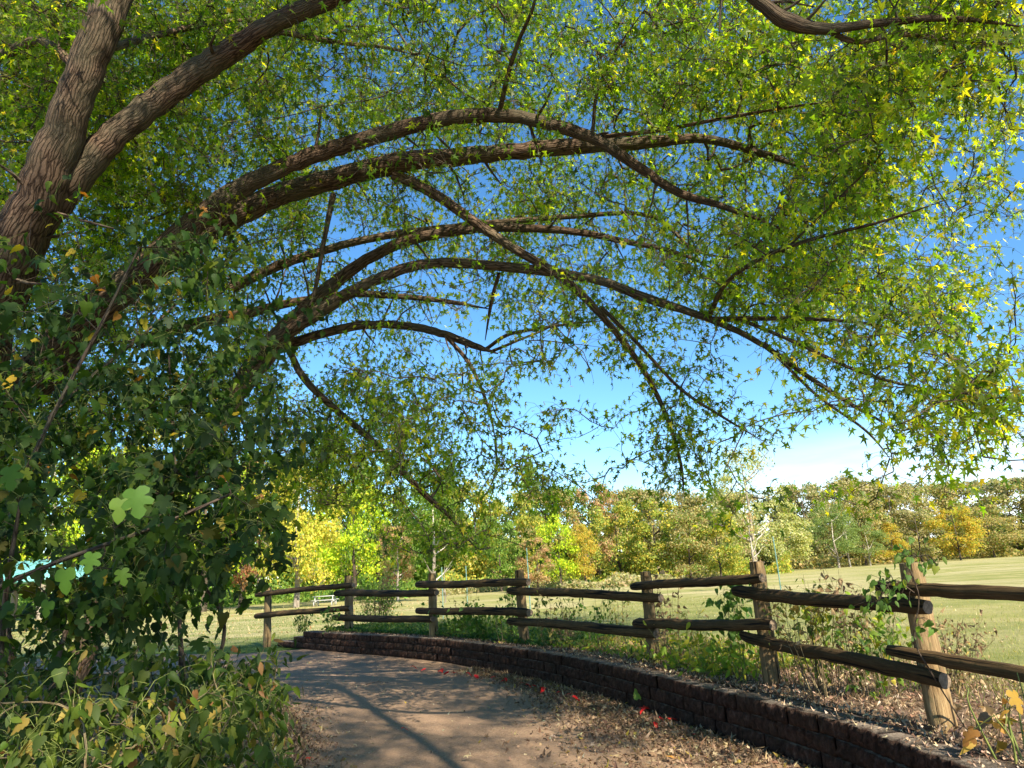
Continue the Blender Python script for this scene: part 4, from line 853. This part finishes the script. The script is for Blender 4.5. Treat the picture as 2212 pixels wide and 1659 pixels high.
for k, (u, d, vt, wp, key, lab) in enumerate([(440, 60, 960, 200, 'lime', 'yellow green tree behind the right part of the mulberry bush'), (330, 70, 930, 230, 'yellow', 'golden green tree seen through the mulberry bush'), (210, 62, 960, 220, 'lime', 'sunny lime tree behind the bush above the teal roof'),
        (90, 70, 900, 240, 'green', 'green tree at the far left beyond the teal roof'), (-40, 64, 930, 220, 'lime', 'yellow green tree at the left edge behind the bush'), (560, 95, 980, 200, 'green', 'mid green tree behind the pale yellow tree'), (-180, 70, 900, 240, 'green', 'green tree outside the left edge of the view')]):
    tree(u, d, vt, wp, key, 'round', lab, 'park_tree', .2, 'pale' if k % 2 else 'dark', 'park trees behind the mulberry bush', seed=k)
far = [(1030, 95, 1042, 150, 'gold', 'round', 'golden green tree just left of the fourth post'), (960, 110, 1050, 140, 'green', 'round', 'green tree behind the white trunk'), (1110, 92, 1062, 130, 'gold', 'round', 'yellow green tree above the fourth post'),
 (1085, 70, 1120, 110, 'green', 'round', 'low green tree at the meadow edge left of the pink tree'), (1190, 105, 1058, 140, 'olive', 'round', 'olive tree behind the lime green one'), (1215, 66, 1118, 100, 'lime', 'tall', 'bright lime green tree at the meadow edge right of the pink tree'),
 (1268, 66, 1130, 62, 'orange', 'tall', 'narrow orange yellow tree beside the bright lime green one'), (1240, 112, 1050, 130, 'green', 'round', 'dark green tree top behind the olive one'), (1300, 108, 1052, 110, 'pink', 'round', 'pinkish orange tree crown on the skyline'),
 (1345, 74, 1085, 130, 'gold', 'round', 'golden tree at the meadow edge left of the fifth post'), (1370, 112, 1058, 150, 'olive', 'round', 'olive brown tree on the skyline above the fifth post'), (1430, 72, 1078, 140, 'gold', 'round', 'mottled gold and green tree with dark trunk above the fifth post'),
 (1470, 108, 1062, 150, 'tan', 'round', 'tan tree on the skyline right of the fifth post'), (1500, 70, 1095, 120, 'olive', 'tall', 'brownish olive tree with dark trunks right of the fifth post'), (1560, 104, 1068, 150, 'olive', 'round', 'olive tree left of the pale feathery tree'),
 (1565, 70, 1110, 110, 'gold', 'round', 'yellow green tree left of the sixth post'), (1700, 90, 1085, 140, 'willow', 'round', 'pale green tree just right of the sixth post'), (1765, 108, 1045, 130, 'tan', 'round', 'tan tree right of the pale feathery tree'),
 (1850, 112, 1036, 150, 'tan', 'round', 'tall tan oak behind the pines'), (1960, 112, 1038, 150, 'tan', 'round', 'rounded tan oak right of the pines'), (2035, 116, 1046, 130, 'olive', 'round', 'olive oak between the tan oak and the yellow tree'),
 (2095, 96, 1098, 96, 'orange', 'round', 'bright orange yellow maple on the hill at right'), (2130, 122, 1036, 150, 'olive', 'round', 'wide olive oak behind the bright orange yellow maple'), (2225, 112, 1034, 170, 'tan', 'round', 'wide tan oak at the right edge'),
 (2330, 112, 1030, 170, 'olive', 'round', 'olive oak beyond the right edge'), (1165, 62, 1165, 78, 'pink', 'round', 'small dusty pink tree at the meadow edge right of the fourth post'), (1950, 98, 1130, 62, 'orange', 'cone', 'small orange tree behind the vine covered post'),
 (1405, 118, 1056, 140, 'green', 'round', 'green tree crown peeking over the olive skyline trees'), (1635, 118, 1062, 150, 'olive', 'round', 'olive tree behind the pale feathery tree'), (1885, 100, 1075, 110, 'olive', 'round', 'low olive tree between the pines'),
 (2170, 104, 1090, 120, 'olive', 'round', 'low brown green oak right of the bright orange yellow maple'), (1900, 122, 1040, 150, 'olive', 'round', 'olive tree crown between the two tan oaks'), (2010, 104, 1100, 100, 'tan', 'round', 'low tan tree right of the small orange tree')]
for k, (u, d, vt, wp, key, sh, lab) in enumerate(far):
    tree(u, d, vt, wp * 1.12, key, sh, lab, {'pink': 'pink_tree', 'lime': 'lime_tree', 'tan': 'oak_tree', 'olive': 'oak_tree', 'orange': 'orange_tree'}.get(key, 'meadow_edge_tree'), .10 if wp > 90 else .16, 'dark', 'trees lining the far side of the meadow', seed=k % 3, nl=40, per=170)
tree(1645, 76, 972, 205, 'willow', 'tall', 'tall pale feathery tree with sparse foliage above the sixth post', 'feathery_tree', .12, 'pale', seed=1, sparse=.6, nl=52, per=90, leaf=.017)
tree(1640, 40, 1095, 95, 'pink', 'cone', 'nearly bare sapling with orange leaves behind the sixth post', 'bare_sapling', .25, 'pale', seed=2, sparse=.5, nl=14, per=14, leaf=.03)
tree(962, 46, 1215, 60, 'tan', 'round', 'staked young tree with few tan leaves right of the third post', 'young_tree', .3, 'pale', seed=0, sparse=.5, nl=12, per=22, leaf=.03)
tree(1825, 92, 1092, 120, 'pine', 'round', 'green pine with forked pale trunk on the right hillside', 'pine_tree', .22, 'pale', seed=0, leaf=.02)
tree(1895, 94, 1130, 90, 'pine', 'round', 'smaller pine just right of the forked pine', 'pine_tree', .26, 'pale', seed=1, leaf=.02)
tree(1850, 95, 1110, 80, 'pine', 'cone', 'slim pine between the two broader pines', 'pine_tree', .26, 'pale', seed=2, leaf=.02)
# thin metal stakes in the meadow
def stake_mat():
    m, t, o = mat('stake_paint'); princ(t, o, ramp(t, noise(t, geo_co(t), 20, 2), [(.3, (.08, .20, .17)), (.7, (.20, .30, .26))]), .6); return m
M_STAKE = stake_mat()
for u, v, h, lab in ((1690, 1300, 1.9, 'thin grey stake in the meadow right of the sixth post'), (1146, 1330, 2.0, 'thin green stake in the meadow right of the fourth post'), (1010, 1318, 1.6, 'thin stake beside the staked young tree'), (957, 1322, 1.6, 'thin stake left of the staked young tree')):
    b = gz(u, v, .15); tb = Tubes(); tb.add([[0, 0, -.3], [.01, 0, h * .5], [0, 0, h]], .018, 7); tb.add([[-.03, 0, h * .93], [.03, 0, h * .93]], .012, 5); tag(link('garden_stake', tb.build('garden_stake', M_STAKE), loc=b), lab, 'stake')
# undergrowth strip below the far trees and the wood beyond
def strip(n, d0, d1, u0, u1, hgt, leaf, key, name, label):
    P = []
    for _ in range(n):
        u = R.uniform(u0, u1); d = R.uniform(d0, d1) + 6 * math.sin(u * .013); b = pt(u, 1300, d); P.append((b[0], b[1], far_drop(b[1]) + hgt * (R.random() ** 1.3) * (.6 + .4 * math.sin(u * .05) * math.sin(u * .017 + 1))))
    P = np.array(P); return tag(link(name, leaf_mesh(name, QUAD, P, unit(n) + [0, 0, -.3], unit(n) + [0, -.5, .5], NR.uniform(.5, 1.3, n) * leaf, pick(PAL[key], n, .3), M_FAR)), label, 'brush', kind='stuff')
strip(14000, 78, 92, 880, 1720, 2.6, .42, 'gold', 'brush', 'low yellow green brush under the trees across the meadow')
strip(9000, 66, 74, 930, 1560, 1.2, .3, 'tan', 'tall_grass', 'tan tall grass along the far meadow edge')
strip(9000, 104, 116, 1680, 2500, 3.2, .5, 'olive', 'brush', 'dark brush beneath the oaks on the right hill')
strip(12000, 72, 86, -300, 960, 3.0, .42, 'green', 'brush', 'green brush beneath the park trees at left')
strip(45000, 125, 150, 850, 2600, 14, 1.0, 'dark', 'distant_woods', 'dark green distant woods behind all the meadow trees')
strip(50000, 100, 120, -700, 1180, 21, .9, 'green', 'distant_woods', 'green distant woods behind the park trees at left')

# ------------------------------------------------------------------ teal roofed shelter and white picnic table
def flat(name, col, rough=.6):
    m, t, o = mat(name); n = noise(t, geo_co(t), 3, 5); princ(t, o, mixc(t, 1.0, col, mixc(t, n, (.8, .8, .8), (1.15, 1.15, 1.15)), 'MULTIPLY'), rough); return m
M_TEAL = flat('teal_metal_roof', (.16, .42, .38), .45); M_WHITE = flat('white_paint', (.48, .47, .44)); M_BRICKW = flat('shelter_wall', (.30, .22, .17))  # white paint greyed: the tree's shade on the table is in its colour
def box(c, s_):
    c = np.array(c, float); s_ = np.array(s_, float) / 2; V = np.array([(x, y, z) for x in (-1, 1) for y in (-1, 1) for z in (-1, 1)]) * s_ + c
    return V, np.array([(0, 1, 3, 2), (4, 6, 7, 5), (0, 4, 5, 1), (2, 3, 7, 6), (0, 2, 6, 4), (1, 5, 7, 3)])
def boxes(name, L, m_, parent):
    V, Q = [], []; n = 0
    for c, s_ in L:
        v, q = box(c, s_); V.append(v); Q.append(q + n); n += 8
    return link(name, mesh(name, np.concatenate(V), [np.concatenate(Q)], m_), parent)
b = pt(80, 1250, 40); b[2] = far_drop(b[1]) + .3; sh = empty('park_shelter', b, 'open park shelter with a pale teal metal roof seen through the bush at left', 'shelter')
for x in (-2.4, 2.4):
    for y in (-1.8, 1.8): boxes('column', [((x, y, 1.2), (.25, .25, 2.4))], M_BRICKW, sh)
V = np.array([(-3.2, -2.6, 2.3), (3.2, -2.6, 2.3), (3.2, 2.6, 2.3), (-3.2, 2.6, 2.3), (-1.2, 0, 3.5), (1.2, 0, 3.5), (-3.2, -2.6, 2.42), (3.2, -2.6, 2.42), (3.2, 2.6, 2.42), (-3.2, 2.6, 2.42)], float)
link('roof', mesh('roof', V, [np.array([(0, 1, 7, 6), (1, 2, 8, 7), (2, 3, 9, 8), (3, 0, 6, 9), (6, 7, 5, 4), (8, 9, 4, 5), (3, 2, 1, 0)]), np.array([(7, 8, 5), (9, 6, 4)])], M_TEAL), sh)
for k in range(15):
    x = -2.9 + k * .42; t_ = min(1, (3.2 - abs(x)) / 2.0); tb = Tubes(); tb.add([(x, -2.6, 2.44), (x + (0 if abs(x) < 1.2 else 0), -2.6 + 2.6 * t_, 2.44 + 1.08 * t_)], .03, 5); link('roof_seam', tb.build('roof_seam', M_TEAL), sh)
b = pt(702, 1300, 56); b[2] = far_drop(b[1]); pn = empty('picnic_table', b, 'white picnic table on the lawn behind the leftmost fence bay', 'table')
for k in range(5): boxes('tabletop_plank', [((0, -.3 + k * .15, .74), (1.8, .14, .04))], M_WHITE, pn)
for s_ in (-1, 1):
    boxes('seat', [((0, s_ * .72, .45), (1.8, .24, .04))], M_WHITE, pn)
    boxes('leg', [((s_ * .7, 0, .36), (.06, .7, .06)), ((s_ * .7, .35, .36), (.06, .06, .72)), ((s_ * .7, -.35, .36), (.06, .06, .72)), ((s_ * .7, 0, .40), (.05, 1.6, .05)), ((s_ * .7, .72, .2), (.05, .05, .42)), ((s_ * .7, -.72, .2), (.05, .05, .42))], M_WHITE, pn)
print('tris', sum(len(m.polygons) for m in bpy.data.meshes))
